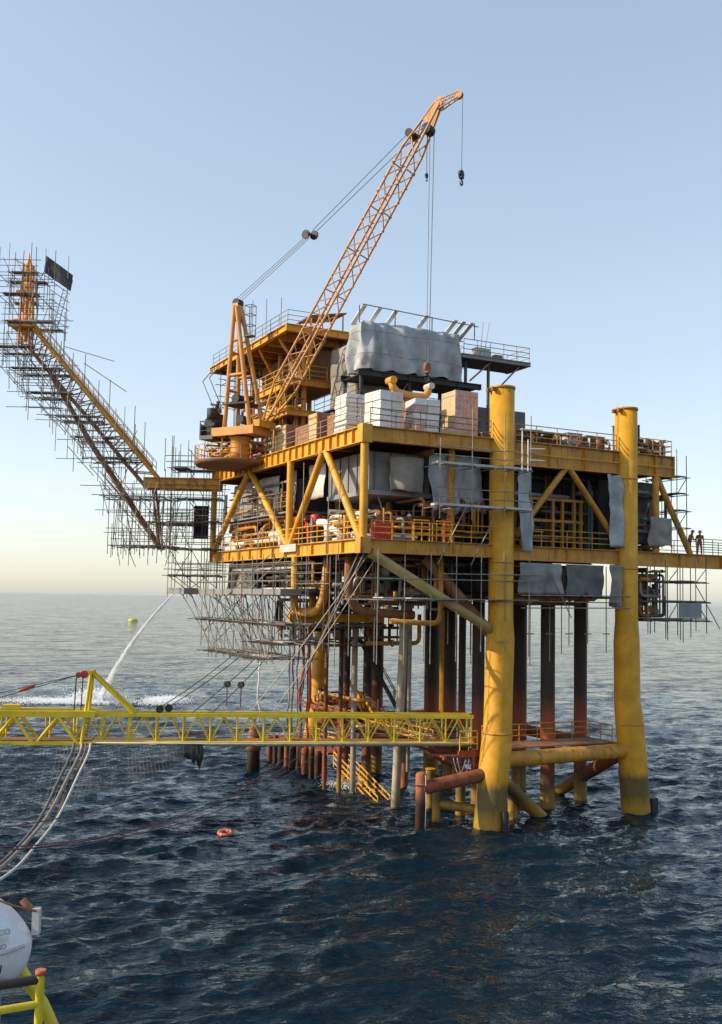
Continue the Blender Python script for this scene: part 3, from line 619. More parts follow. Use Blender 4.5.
girder('low_girder', (1.4, 15.6, 28.0), (6, 15.6, 28.0), .45, .3, YEL, up); girder('low_girder', (1.6, 16, 28.0), (1.6, 23, 28.0), .4, .3, YELD, up); box('low_plate', (1.7, 15.7, 27.7), (6, 23, 27.78), BROWN, up)
box('room_block', (3.4, 17.2, 30.1), (6.0, 26, 33.2), BROWN, up); box('room_block', (3.4, 16.6, 24.33), (6.0, 25, 27.7), RUSTM, up)
box('window_panel', (3.36, 18.5, 31.2), (3.398, 20.2, 32.4), CLAD, up); box('window_panel', (3.36, 21.2, 31.0), (3.398, 22.4, 32.2), GREYM, up)
for y in (15.5, 18.5, 21.5, 24.5): tube('aerial', (.7, y, Z), (.7, y, Z + 2.2 + (y - 15) * .22), .025, GALVR, up, 5)
for y0 in (28.8, 30.6): tube('outrigger', (.7, y0, Z - .1), (.0, y0 + 1.0, Z - 1.2), .05, GALV, up); tube('outrigger', (0, y0 + 1, Z - 1.2), (.9, y0 + .2, Z - 3.8), .04, GALV, up)
sc = Scaf(up); sc.grid([.9, 2.2], [23.5, 25.5, 27.5, 29.4], [30.2, 32.2], 27, 33.2, .5, .4, .4); sc.done()
# wrapped module with pleated tarpaulin
def wrap(name, label, a, b, mat, seed, amp=.14, cat='wrapped module'):
    t = thing(name, label, cat, ((a[0] + b[0]) / 2, (a[1] + b[1]) / 2, a[2])); hx, hy, h = (b[0] - a[0]) / 2, (b[1] - a[1]) / 2, b[2] - a[2]
    per = [(-hx, -hy), (hx, -hy), (hx, hy), (-hx, hy)]; pts = []
    for k in range(4):
        p, q = Vector(per[k]), Vector(per[(k + 1) % 4]); n = max(8, int((q - p).length / .12)); nm = Vector(((q - p).y, -(q - p).x)).normalized()
        for i in range(n): pts.append((p.lerp(q, i / n), nm, min(i, n - i) / n))
    nv = max(8, int(h / .2)); V = []; F = []; n = len(pts); s = 0
    for j in range(nv + 1):
        tt = j / nv; s = 0
        for i, (p, nm, e) in enumerate(pts):
            s = i * .12
            d = amp * (math.sin(s * 4.2 + 3.5 * noise.noise((s * .6, tt * .8, seed))) * .75 * (1.15 - .4 * tt) + 1.3 * noise.noise((s * .45, tt * h * .45, seed + 9.)) + .5 * noise.noise((s * 1.7, tt * h * 1.3, seed + 4.)))
            if tt > .93: d -= .12 * (tt - .93) / .07
            z = tt * h + (.12 * noise.noise((s * .6, seed, 1.)) if j in (0, nv) else 0)
            if j == 0: z += .15 * noise.noise((s * 1.1, seed, 5.))
            V.append((p.x + nm.x * d, p.y + nm.y * d, z))
    for j in range(nv):
        for i in range(n): F.append((j * n + i, j * n + (i + 1) % n, (j + 1) * n + (i + 1) % n, (j + 1) * n + i))
    F.append(tuple(range(nv * n, nv * n + n)))
    obj('wrapping', mesh('wrapping', V, F, mat, True), t)
    for q in (.3, .75):
        m = MB(); lp_ = [(p.x + nm.x * (amp + .05), p.y + nm.y * (amp + .05), h * q + .05 * math.sin(i)) for i, (p, nm, e) in enumerate(pts[::6])]; m.sweep(lp_ + lp_[:1], .015, 4); m.build('lashing', ROPE, t)
    return t
wr = wrap('wrapped_module', 'large module wrapped in pleated grey tarpaulin below the boom', (3.5, 7.2, 29.7), (11.3, 9.6, 33.1), TARPL, 2, .3)
wrap('wrapped_module', 'dusty wrapped wall beneath the upper deck behind the wooden crates', (4.2, 9.9, 24.35), (8.8, 14.2, 32.3), TARPD, 5)
fr = thing('module_support_frame', 'dark steel frame carrying the tarpaulin-wrapped module', 'support frame')
for x in (3.4, 7.2, 11.2):
    for y in (7.4, 9.9): tube('column', (x, y, 24.3), (x, y, 29.6), .14, DARK, fr, 10)
girder('beam', (3.0, 7.2, 29.6), (13.0, 7.2, 29.6), .4, .3, DARK, fr, 2.); girder('beam', (3.0, 9.8, 29.6), (13, 9.8, 29.6), .4, .3, DARK, fr); box('deck_plate', (3.2, 7.4, 29.25), (12.8, 9.6, 29.3), DARK, fr)
for x0, x1 in ((3.4, 7.2), (7.2, 11.2)): tube('brace', (x0, 7.4, 24.4), (x1, 7.4, 29.2), .06, GALVR, fr)
handrail(fr, [(2.9, 6.9, 27.0), (10.9, 6.9, 27.0)], GALVR, sp=1.8); box('catwalk', (3.2, 6.8, 26.9), (11, 7.3, 26.98), DARK, fr); handrail(fr, [(2.9, 14, 27.4), (2.9, 7, 27.4)], GALVR, sp=1.8); box('catwalk', (2.8, 7.3, 27.3), (3.3, 14, 27.38), DARK, fr)
box('back_wall', (9.2, 10, 24.4), (19, 10.2, 28.6), GREYD, fr)
# pale louvre panels on top of wrapped module
lv = thing('solar_louvre_rack', 'rack of sloping white panels along the top of wrapped module', 'panel rack')
tube('rail', (3.4, 7.4, 34.2), (12.9, 7.4, 33.9), .04, GALV, lv); tube('rail', (3.4, 9.3, 33.3), (12.8, 9.3, 33.2), .04, GALV, lv)
for x in (3.4, 4.6, 5.9, 8.4, 10.8, 11.5, 12.2):
    m = MB(); m.add([(x, 7.4, 34.15), (x + .34, 7.4, 34.15), (x + .34, 9.3, 33.25), (x, 9.3, 33.25), (x, 7.38, 34.09), (x + .34, 7.38, 34.09), (x + .34, 9.28, 33.19), (x, 9.28, 33.19)], [(0, 1, 2, 3), (7, 6, 5, 4), (0, 4, 5, 1), (1, 5, 6, 2), (2, 6, 7, 3), (3, 7, 4, 0)]); m.build('panel', WHITE, lv)
for x in (3.2, 6, 9, 12.6): tube('prop', (x, 7.45, 32.9), (x, 7.45, 34.1), .04, GALVR, lv)
# right hand high platform
rp = thing('high_platform', 'dark underside railed platform jutting right of wrapped module', 'platform')
box('deck_plate', (11.6, 7.6, 31.6), (17.6, 10.6, 31.8), DARK, rp)
girder('edge_beam', (11.6, 7.6, 31.85), (17.7, 7.6, 31.85), .3, .2, GREYM, rp); girder('edge_beam', (17.6, 7.7, 31.85), (17.6, 10.6, 31.85), .3, .2, GREYM, rp)
handrail(rp, [(11.8, 7.6, 31.85), (17.6, 7.6, 31.85), (17.6, 10.5, 31.85)], GALV, sp=1.2)
for x in (12.6, 14.6): tube('column', (x, 8.6, 24.3), (x, 8.6, 31.6), .12, GREYD, rp, 10)
tube('knee_brace', (14.6, 8.0, 29.2), (17.0, 8.0, 31.6), .07, GALV, rp); tube('knee_brace', (12.6, 8.0, 30.0), (14.4, 8.0, 31.6), .07, GALV, rp)
box('locker', (13.4, 8.4, 31.86), (14.7, 9.2, 32.7), CLAD, rp); box('locker', (15.2, 8.6, 31.86), (15.9, 9.2, 32.4), WOODR, rp)
for x, dx in ((13.6, .25), (13.9, .5)): tube('whip_aerial', (x, 8.2, 31.9), (x + dx, 8.2, 34.6), .025, GALV, rp, 5)
# ------------------------------------------------------------------ cargo on the main deck edge
def pallet(label, x, y, wx, wy, h, layers, m1, m2, seed, rz=0., wrapm=None):
    g = random.Random(seed); t = thing('cargo_pallet', label, 'pallet', (x, y, 24.33), rz, 'white cargo pallets on the front deck edge')
    for i in range(3): box('pallet_runner', (-wx / 2, -wy / 2 + i * (wy - .1) / 2, 0), (wx / 2, -wy / 2 + i * (wy - .1) / 2 + .1, .1), WOOD, t)
    for i in range(5): box('pallet_slat', (-wx / 2 + i * (wx - .12) / 4, -wy / 2, .1), (-wx / 2 + i * (wx - .12) / 4 + .12, wy / 2, .13), WOOD, t)
    lh = (h - .14) / layers
    for j in range(layers):
        ox, oy = g.uniform(-.05, .05), g.uniform(-.05, .05); z0 = .14 + j * lh
        for a in (0, 1):
            for b in (0, 1):
                x0, y0 = -wx / 2 + a * wx / 2 + ox, -wy / 2 + b * wy / 2 + oy; e = g.uniform(.01, .05)
                bm = bmesh.new(); bmesh.ops.create_cube(bm, size=1); bmesh.ops.scale(bm, vec=(wx / 2 - e, wy / 2 - e, lh * .97), verts=bm.verts)
                bmesh.ops.bevel(bm, geom=bm.edges[:], offset=min(.06, lh * .25), segments=2, affect='EDGES', profile=.6)
                bmesh.ops.translate(bm, vec=(x0 + wx / 4, y0 + wy / 4, z0 + lh / 2), verts=bm.verts)
                me = bpy.data.meshes.new('sack'); bm.to_mesh(me); bm.free(); me.materials.append(g.choice(m1 if j % 2 else m2)); obj('sack', me, t)
    if wrapm:
        m = MB(); 
    return t
pallet('white cargo pallet with many thin layers nearest the corner on left edge', 1.35, 4.6, 1.7, 1.7, 2.75, 9, [CARTON, PLAST], [PLAST, PLAST, CARTON], 1)
pallet('white shrink-wrapped pallet second along from the deck corner', 2.5, 2.4, 1.8, 1.8, 2.7, 4, [PLAST, PLAST, CARTON], [PLAST, CARTON], 2, .12)
pallet('leaning white pallet below the yellow lifting saddle with pink cartons', 5.2, 2.2, 1.8, 1.6, 2.45, 5, [PLAST, CARTR, CARTON], [PLAST, CARTON, PLAST], 3, -.1)
def crate(label, x, y, wx, wy, h, mat, mat2, z=24.33):
    t = thing('wooden_crate', label, 'crate', (x, y, z)); box('body', (-wx / 2, -wy / 2, .08), (wx / 2, wy / 2, h), mat, t)
    for sx in (-1, 1):
        for sy in (-1, 1):
            box('corner_batten', (min(sx * wx / 2, sx * (wx / 2 + .03)), sy * wy / 2 - (.1 if sy > 0 else 0), 0), (max(sx * wx / 2, sx * (wx / 2 + .03)), sy * wy / 2 + (0 if sy > 0 else .1), h + .02), mat2, t)
    n = max(2, int(wy / .28))
    for i in range(n): box('plank', (-wx / 2 - .02, -wy / 2 + .1 + (wy - .2) * i / n + .01, .1), (-wx / 2, -wy / 2 + .1 + (wy - .2) * (i + 1) / n - .01, h - .02), mat, t)
    n = max(2, int(wx / .28))
    for i in range(n): box('plank', (-wx / 2 + wx * i / n + .01, -wy / 2 - .02, .1), (-wx / 2 + wx * (i + 1) / n - .01, -wy / 2, h - .02), mat2, t)
    for z in (.3, h - .3): box('cross_batten', (-wx / 2 - .05, -wy / 2 + .1, z - .05), (-wx / 2 - .02, wy / 2 - .1, z + .05), mat2, t); box('cross_batten', (-wx / 2, -wy / 2 - .05, z - .05), (wx / 2, -wy / 2 - .02, z + .05), mat2, t)
    return t
crate('tall tan plywood crate beside the front leg top', 8.2, 2.4, 1.7, 1.7, 3.3, WOOD, CARTR)
crate('pale wooden crate on left deck edge nearest the crane', 1.4, 15.0, 1.3, 1.9, 2.2, WOOD, WOODR)
crate('pale wooden crate in the middle of left deck edge', 1.5, 9.6, 1.3, 1.5, 2.3, WOOD, WOODR)
crate('reddish brown crate between the two pale crates on left edge', 1.9, 12.2, 1.2, 2.8, 1.9, WOODR, WOODR)
crate('reddish brown crate behind the layered white pallet', 2.0, 7.4, 1.2, 1.9, 2.0, WOODR, WOODR)
for i, (x, y, mt) in enumerate(((6.7, 1.3, CARTR), (7.0, .9, WOOD), (4.2, .9, CARTR))):
    t = thing('carton', ['pinkish carton on deck between the pallets and tall crate', 'small tan carton by the front leg rail', 'red marked sack at the foot of the leaning pallet'][i], 'box', (x, y, 24.33)); box('body', (-.3, -.25, 0), (.3, .25, .6 - .2 * (i == 1)), mt, t); box('lid', (-.32, -.27, .6 - .2 * (i == 1)), (.32, .27, .64 - .2 * (i == 1)), CARTON, t)
# lifting saddle and hook block
ls = thing('lifting_saddle', 'orange yellow lifting saddle with curled ends behind the pallets', 'lifting gear', (5.5, 4.2, 27.45))
m = MB(); m.sweep([(-1.5, 0, .9), (-1.35, 0, .45), (-1.0, 0, .12), (0, 0, 0), (1.0, 0, .05), (1.3, 0, .35), (1.4, 0, .8)], [.22, .26, .28, .3, .28, .26, .22], 12); m.build('body', CRANE, ls, True)
tube('roller', (-1.5, -.4, .9), (-1.5, .4, .9), .25, YEL, ls, 14); tube('roller', (1.4, -.4, .8), (1.4, .4, .8), .22, BOARDL, ls, 14); box('stand', (-.5, -.3, -3.11), (.5, .3, -.2), BROWN, ls)
# right part of the main deck: stored gear
g = random.Random(21)
its = [('long grey skid box just right of the front leg top', 12.6, 1.6, 2.2, 1.2, 1.0, GREYD), ('reddish crate on the right main deck', 14.9, 1.8, 1.5, 1.1, .85, RUSTM), ('white sacks bin on the right main deck', 16.6, 1.5, 1.2, 1.0, 1.15, CLAD),
       ('dark gear basket left of the right leg top', 18.4, 1.6, 1.5, 1.2, 1.1, GREYD), ('tall grey cabinet right of the right leg top', 21.9, 1.9, 1.3, 1.3, 2.3, GREYD), ('low grey skid at the right deck end', 23.3, 1.4, 1.3, 1.2, 1.1, GREYM), ('pale tank box behind the white sacks bin', 17.4, 4.4, 1.6, 1.6, 1.4, CLAD), ('brown bundle box behind the front leg', 12.0, 4.6, 2.0, 1.4, 1.1, BROWN)]
for lb_, x, y, wx, wy, h, mt in its:
    t = thing('deck_container', lb_, 'container', (x, y, 24.33)); box('body', (-wx / 2, -wy / 2, .1), (wx / 2, wy / 2, h), mt, t); box('base', (-wx / 2 - .04, -wy / 2 - .04, 0), (wx / 2 + .04, wy / 2 + .04, .1), DARK, t)
    for i in range(4): xx = -wx / 2 + i * wx / 3; box('rib', (xx - .03, -wy / 2 - .05, .12), (xx + .03, -wy / 2 - .002, h - .02), mt, t)
    box('lid', (-wx / 2 - .05, -wy / 2 - .05, h), (wx / 2 + .05, wy / 2 + .05, h + .07), GREYM, t)
pipework('pipework', 'pipes and valves along the right main deck edge', (11, .5, 24.4), (19.4, 1.0, 25.3), 14, cold + [YELD, WHITE, CLAD], 31, (.04, .1))
pipework('pipework', 'pipes and cages at the right main deck end', (21.0, .4, 24.4), (24.2, 1.2, 25.6), 12, cold + [WHITE], 32, (.04, .09))
pipework('pipework', 'small pipes and fittings around the crane foot deck', (-2.6, 18, 24.9), (1.0, 23, 25.8), 14, warm + [RED], 33, (.05, .12))
pipework('pipework', 'grey pipes in the gap beneath wrapped module', (3.6, 4.4, 24.4), (11.5, 6.4, 26.6), 20, cold, 34, (.05, .14))
pipework('pipework', 'pipes under the upper deck behind the crane boom', (1.7, 16, 24.4), (3.2, 26, 29.8), 24, [YEL, YELD, BROWN, GREYM, CLAD], 35, (.06, .14))
# ------------------------------------------------------------------ crane
cdir = Vector((.533, -.845, 0)); crz = math.atan2(cdir.y, cdir.x)
ck = thing('pedestal_crane', 'orange lattice boom crane on the left deck edge, boom raised to the right', 'crane', (-1.5, 17.6, 24.9), crz)
# local: x towards the boom, z up from the crane deck
lathe_path('pedestal', [(0, 0, .95, .95), (0, 0, .8, .75), (0, 0, .35, .7), (0, 0, -.1, .7), (0, 0, -.74, .8)], CRANE, ck, 24)
m = MB(); m.box((-1.9, -1.1, .98), (2.0, 1.1, 1.6)); m.build('slew_platform', CRANE, ck)
lathe_path('slew_ring', [(0, 0, .98, 1.1), (0, 0, .9, 1.1)], DARK, ck, 24)
for s in (-1, 1):
    for k_, (a_, b_) in enumerate((((-.85, s * .8, 1.6), (-.65, s * .3, 11.0)), ((1.5, s * .85, 1.6), (-.45, s * .28, 10.9)))):
        o_ = tube('mast_leg', a_, b_, .21, CRANE, ck, 4)
    tube('mast_tie', (-.76, s * .58, 5.6), (.7, s * .58, 5.6), .15, CRANE, ck, 4); tube('mast_tie', (-.7, s * .4, 8.3), (.1, s * .4, 8.3), .11, CRANE, ck, 4)
for z, x in ((4.5, -.8), (7.4, -.73)): tube('cross_tie', (x, -.75 + z * .04, z), (x, .75 - z * .04, z), .12, CRANE, ck, 4)
m = MB(); m.box((-.85, -.36, 9.9), (-.3, .36, 11.2)); m.build('mast_head', BOOMM, ck); tube('head_sheave', (-.55, -.3, 11.25), (-.55, .3, 11.25), .32, DARK, ck, 16)
# little caged ladder basket on the mast
cg = MB()
for x in (.35, .95):
    for y in (-.3, .3): cg.tube((x, y, 8.6), (x, y, 10.9), .03, 5)
for z in (8.6, 9.4, 10.2, 10.9):
    for a, b in (((.35, -.3), (.95, -.3)), ((.95, -.3), (.95, .3)), ((.95, .3), (.35, .3)), ((.35, .3), (.35, -.3))): cg.tube((a[0], a[1], z), (b[0], b[1], z), .03, 5)
cg.box((.33, -.32, 8.52), (.97, .32, 8.6)); cg.build('ladder_cage', GREYD, ck)
# machinery: winch house and driver cab
m = MB(); m.box((-3.0, -1.1, .8), (-1.75, 1.1, 1.1)); m.box((-3.0, -1.1, 1.1), (-2.95, 1.1, 2.0)); m.build('rear_platform', GREYD, ck)
m = MB(); m.sweep([(-2.4, -.7, 2.1), (-2.4, .5, 2.1)], .5, 16); m.box((-2.9, -.8, 1.1), (-1.9, .8, 1.7)); m.box((-2.8, -.2, 1.7), (-2.1, .6, 2.9)); m.box((-2.5, -.9, 2.3), (-2.0, -.3, 3.2)); m.sweep([(-2.4, .2, 2.8), (-2.35, .2, 3.9)], .12, 8); m.sweep([(-2.1, -.3, 2.8), (-2.1, -.3, 3.5), (-2.6, -.3, 3.6)], .1, 8); m.build('engine', DARK, ck, True)
box('exhaust_cover', (-2.7, -.1, 3.0), (-2.2, .5, 3.35), GREYM, ck)
tube('winch_drum', (-.1, -.6, 3.8), (-.1, .6, 3.8), .34, DARK, ck, 16); box('winch_deck', (-1.0, -1.0, 3.3), (1.2, 1.0, 3.42), DARK, ck); tube('winch_drum', (.4, -.6, 2.2), (.4, .6, 2.2), .32, DARK, ck, 14)
handrail(ck, [(-2.95, -1.1, 1.1), (-2.95, 1.1, 1.1)], GREYD, sp=.8); handrail(ck, [(-2.9, -1.1, 1.1), (-1.9, -1.1, 1.1)], GREYD, sp=.8)
# boom
F0 = Vector((2.2, 0, 1.7)); T0 = Vector((16.2, 0, 22.95)); bd = (T0 - F0); BL = bd.length; bu = bd.normalized(); bn = Vector((-bu.z, 0, bu.x))
def bp_(s, side, up_):      # point on a chord: s along the boom 0..1
    wv = .62 * min(1, .35 + s * 6) * min(1, (1.04 - s) * 4 + .14); h = .68 * min(1, .12 + s * 6) * min(1, (1.04 - s) * 4 + .12)
    return F0 + bd * s + Vector((0, side * wv, 0)) + bn * (up_ * h)
KN = [0, .13, .86, 1.0]; NB = 22
for side in (-1, 1):
    for up_ in (-1, 1):
        for a, b in zip(KN, KN[1:]): tube('chord', bp_(a, side, up_), bp_(b, side, up_), .085, YEL if b < .2 else BOOMM, ck, 8)
fs = lin(.04, .94, NB)
for i, (a, b) in enumerate(zip(fs, fs[1:])):
    mt = BOOMM if a > .12 else YEL
    for side in (-1, 1): tube('lacing', bp_(a, side, -1 if i % 2 else 1), bp_(b, side, 1 if i % 2 else -1), .042, mt, ck, 6)
    for up_ in (-1, 1): tube('lacing', bp_(a, -1 if i % 2 else 1, up_), bp_(b, 1 if i % 2 else -1, up_), .04, mt, ck, 6)
    if i % 3 == 0:
        for up_ in (-1, 1): tube('batten', bp_(a, -1, up_), bp_(a, 1, up_), .05, mt, ck, 6)
m = MB()
for s in (-1, 1): m.add([tuple(bp_(.945, s, 1) + Vector((0, s * .05, 0))), tuple(bp_(.945, s, -1) + Vector((0, s * .05, 0))), tuple(bp_(1.02, s, -1) + Vector((0, s * .05, 0))), tuple(bp_(1.02, s, 1) + Vector((0, s * .05, 0))),
    tuple(bp_(.945, s, 1)), tuple(bp_(.945, s, -1)), tuple(bp_(1.02, s, -1)), tuple(bp_(1.02, s, 1))], [(0, 1, 2, 3), (7, 6, 5, 4), (0, 4, 5, 1), (1, 5, 6, 2), (2, 6, 7, 3), (3, 7, 4, 0)])
m.build('tip_plate', BOOMM, ck)
m = MB(); m.box((1.9, -1.0, 1.5), (2.5, 1.0, 2.0)); m.build('boom_foot', YEL, ck)
SH = F0 + bd * .93
tube('tip_sheave', SH + bn * -.3 + Vector((0, -.4, 0)), SH + bn * -.3 + Vector((0, .4, 0)), .36, DARK, ck, 16)
tube('tip_sheave', F0 + bd * .90 + bn * .75 + Vector((0, -.5, 0)), F0 + bd * .90 + bn * .75 + Vector((0, .5, 0)), .28, DARK, ck, 16)
# short jib nose at the very tip
J0 = T0 + bu * .1; J1 = J0 + Vector((1.5, 0, .22))
for s in (-1, 1):
    tube('jib_strut', J0 + Vector((-.1, s * .2, .1)), J1 + Vector((0, s * .12, .18)), .05, BOOMM, ck, 6); tube('jib_strut', J0 + Vector((.1, s * .2, -.5)), J1 + Vector((0, s * .12, -.18)), .05, BOOMM, ck, 6)
    for k in range(3): a = (k + .5) / 3.5; tube('jib_lacing', (J0 + Vector((0, s * .2, -.5))).lerp(J1 + Vector((0, s * .12, -.18)), a), (J0 + Vector((-.1, s * .2, .1))).lerp(J1 + Vector((0, s * .12, .18)), a + .2), .03, BOOMM, ck, 5)
tube('jib_sheave', J1 + Vector((0, -.14, 0)), J1 + Vector((0, .14, 0)), .3, BOOMM, ck, 14)
tube('jib_sheave', J0 + Vector((0, -.2, -.1)), J0 + Vector((0, .2, -.1)), .3, BOOMM, ck, 14)
# pendants with floating block
A1 = Vector((-.55, 0, 11.45)); A2 = F0 + bd * .90 + bn * .75; AM = A1.lerp(A2, .44) - Vector((0, 0, .25))
for y in (-.3, 0, .3): tube('luffing_rope', A1 + Vector((0, y, 0)), AM + Vector((0, y * .7, 0)), .022, ROPE, ck, 5)
for y in (-.4, .4): tube('pendant_rope', AM + Vector((.3, y * .5, .2)), A2 + Vector((0, y, 0)), .028, ROPE, ck, 5)
for y in (-.22, .22): tube('floating_sheave', AM + Vector((-.05 + y, y - .06, 0)), AM + Vector((-.05 + y, y + .06, 0)), .34, BLACK, ck, 16)
tube('floating_axle', AM + Vector((0, -.4, 0)), AM + Vector((0, .4, 0)), .1, DARK, ck, 8)
# hoist ropes
HS = SH - bn * .62
HB = Vector((HS.x - .1, 0, 4.3))        # main block hangs low over the deck
for y, dx in ((-.16, -.05), (.16, .1), (0, .2)): tube('hoist_rope', HS + Vector((dx, y, 0)), HB + Vector((dx * .6, y * .5, .5)), .018, ROPE, ck, 5)
WB = J1 + Vector((.25, 0, -5.9)); tube('whip_rope', J1 + Vector((.3, 0, 0)), WB + Vector((.02, 0, .3)), .02, ROPE, ck, 5)
LB = HS + Vector((-.35, 0, -3.2)); tube('whip_rope', HS + Vector((-.35, 0, 0)), LB + Vector((0, 0, .15)), .022, ROPER, ck, 5)
MW = Matrix.Translation((-1.5, 17.6, 24.9)) @ Matrix.Rotation(crz, 4, 'Z')
def hook(label, p, s, mat):
    t = thing('crane_hook', label, 'hook', MW @ p, crz)
    tube('block', (-.12 * s, 0, .32 * s), (.12 * s, 0, .32 * s), .3 * s, mat, t, 14); m = MB(); m.box((-.14 * s, -.2 * s, .0), (.14 * s, .2 * s, .5 * s)); m.build('cheek', mat, t)
    m = MB(); m.sweep([(0, 0, .05 * s)] + [(0, .22 * s * math.sin(R(a)), -.3 * s + .22 * s * math.cos(R(a))) for a in range(0, 271, 30)], [.07 * s] * 8 + [.05 * s] * 2 + [.03 * s], 8); m.build('hook', DARK, t, True)
    return t
hook('main crane hook block hanging low in front of wrapped module', HB, 1.15, BROWN); hook('small hook ball hanging from the jib nose at the boom tip', WB, .9, DARK)
hook('tiny weight on short red line below the boom head', LB, .5, DARK)
# ------------------------------------------------------------------ flare boom (local x points away to the left, z up)
frz = math.atan2(.4527, -.8917)
FOFF = (-1.05, 26.97, 0)
fb = thing('flare_boom', 'yellow lattice flare boom rising out over the sea at left', 'flare boom', FOFF, frz)
def FB(x, z, y=0): return Vector((x, y, z))
for s in (-1, 1):
    tube('upper_chord', FB(3.8, 23.55, s * .75), FB(14.6, 35.9, s * .6), .14, YEL, fb, 10); tube('lower_chord', FB(4.7, 22.7, s * .6), FB(14.9, 34.2, s * .5), .11, BROWN, fb, 10)
    tube('stay', FB(3.4, 17.7, s * .7), FB(9.4, 26.2, s * .6), .15, BROWN, fb, 10); tube('stay', FB(9.4, 26.2, s * .6), FB(13.0, 32.0, s * .5), .12, BROWN, fb, 10)
    tube('stay', FB(4.2, 23.0, s * .7), FB(3.4, 17.7, s * .7), .1, BROWN, fb, 8)
    girder('root_beam', (-1.4, s * .8, 23.6), (4.9, s * .8, 23.6), .9, .3, YELD, fb, 1.2)
    n = 12
    for i in range(n):
        a, b = i / n, (i + 1) / n; P0 = FB(4.2 + 10.4 * a, 24 + 11.9 * a, s * .7); P1 = FB(5.2 + 9.7 * b, 23.2 + 11 * b, s * .55); P2 = FB(4.2 + 10.4 * b, 24 + 11.9 * b, s * .7)
        tube('lacing', P0, P1, .05, BROWN, fb, 6); tube('lacing', P1, P2, .05, BROWN, fb, 6)
for i in range(26): a = i / 25; tube('walkway_rung', FB(4.2 + 10.4 * a, 24.1 + 11.9 * a, -.72), FB(4.2 + 10.4 * a, 24.1 + 11.9 * a, .72), .06, YEL, fb, 6)
for s in (-1, 1): 
    m = MB()
    for hh in (.55, 1.05): m.sweep([FB(4.2, 24 + hh, s * .78), FB(14.4, 35.7 + hh, s * .65)], .03, 5)
    hr = m.build('handrail', YELD, fb)
    for i in range(13): a = i / 12; pp = obj('post', unit_cyl(YELD, 6), hr, FB(4.2 + 10.2 * a, 24 + 11.7 * a, s * .75)); pp.scale = (.03, .03, 1.1)
for s in (-.35, .35): tube('flare_pipe', FB(4.5, 24.6, s), FB(14.8, 36.3, s * .6), .12, YELD, fb, 10)
# flare tip tower
for sx, sy in ((-.45, -.45), (.45, -.45), (.45, .45), (-.45, .45)): tube('tower_leg', FB(15.4 + sx, 34.4, sy), FB(15.4 + sx * .7, 41.5, sy * .7), .1, CRANE, fb, 8)
for k in range(5):
    z = 34.8 + 1.35 * k
    for sx0, sy0, sx1, sy1 in ((-.45, -.45, .45, -.45), (.45, -.45, .45, .45), (.45, .45, -.45, .45), (-.45, .45, -.45, -.45)):
        q = 1 - .3 * (z - 34.4) / 7; tube('lacing', FB(15.4 + sx0 * q, z, sy0 * q), FB(15.4 + sx1 * q, z + 1.2, sy1 * q), .05, CRANE, fb, 6); tube('lacing', FB(15.4 + sx0 * q, z, sy0 * q), FB(15.4 + sx1 * q, z, sy1 * q), .05, CRANE, fb, 6)
tube('flare_stack', FB(15.4, 35.0), FB(15.4, 41.9), .2, CRANE, fb, 14); lathe_path('flare_tip', [(15.4, 0, 42.5, .06), (15.4, 0, 42.0, .1), (15.4, 0, 41.6, .3), (15.4, 0, 41.2, .2)], YEL, fb, 16)
box('tip_platform', (14.7, -.8, 38.9), (16.1, .8, 39.1), CRANE, fb); box('tip_platform', (14.4, -.9, 36.0), (16.4, .9, 36.25), CRANE, fb)
m = MB(); m.sweep([FB(15.3, 36, 0), FB(16.2, 36.6, 0), FB(16.9, 36.4, .2)], .3, 10); m.build('pilot_pipe', CRANE, fb, True)
# scaffold round the flare boom
fsc = thing('flare_scaffold', 'dense hanging tube scaffold wrapped around the flare boom', 'scaffold', FOFF, frz)
sc = Scaf(fsc, GALVR, .03)
lv_ = [(14.2, 17.4, 40.3), (14.0, 17.3, 38.5), (12.7, 16.6, 36.2), (14.2, 17.7, 34.1), (11.9, 16.0, 32.3), (10.9, 14.4, 30.3), (8.9, 12.3, 28.4), (7.2, 10.6, 26.7), (6.0, 9.0, 25.0), (3.0, 7.8, 21.9), (2.6, 7.0, 17.9), (1.0, 4.0, 19.8)]
for i, (x0, x1, z) in enumerate(lv_):
    yy = (-1.8, -.9, 1.0, 1.8)
    for y in yy: sc.t('ledger', (x0 - rnd.uniform(.2, .9), y, z), (x1 + rnd.uniform(.2, .9), y, z + rnd.uniform(-.05, .05)))
    for y in (-1.8, 1.8):
        for gz in (.55, 1.05): sc.t('guard_rail', (x0 - rnd.uniform(.1, .8), y, z + gz), (x1 + rnd.uniform(.1, .8), y, z + gz))
    n = max(3, int((x1 - x0) / .8))
    for k in range(n + 1):
        x = x0 + (x1 - x0) * k / n; sc.t('transom', (x, -2.1 - rnd.random() * .4, z - .06), (x, 2.1 + rnd.random() * .4, z - .06))
    for x in lin(x0, x1, 4):
        for y in (-1.8, 1.8): sc.t('standard', (x + rnd.uniform(-.1, .1), y + .06, z - rnd.uniform(.6, 1.9)), (x + rnd.uniform(-.1, .1), y + .06, z + rnd.uniform(1.2, 2.4)))
    for k in range(4): y = rnd.choice((-1.85, 1.85)); a = rnd.uniform(x0, x1); sc.t('brace', (a, y, z - 1.6), (a + rnd.uniform(-1.6, 1.6), y, z + 1.2))
    b = x0
    while b < x1 - .6:
        e = min(b + rnd.uniform(.9, 1.8), x1)
        for (ya, yb) in ((-1.75, -.95), (1.0, 1.75)):
            if rnd.random() < .93: box('board_platform', (b, ya, z + .04), (e - .04, yb, z + .1), BOARD if rnd.random() < .65 else BOARDL, fsc)
        b = e
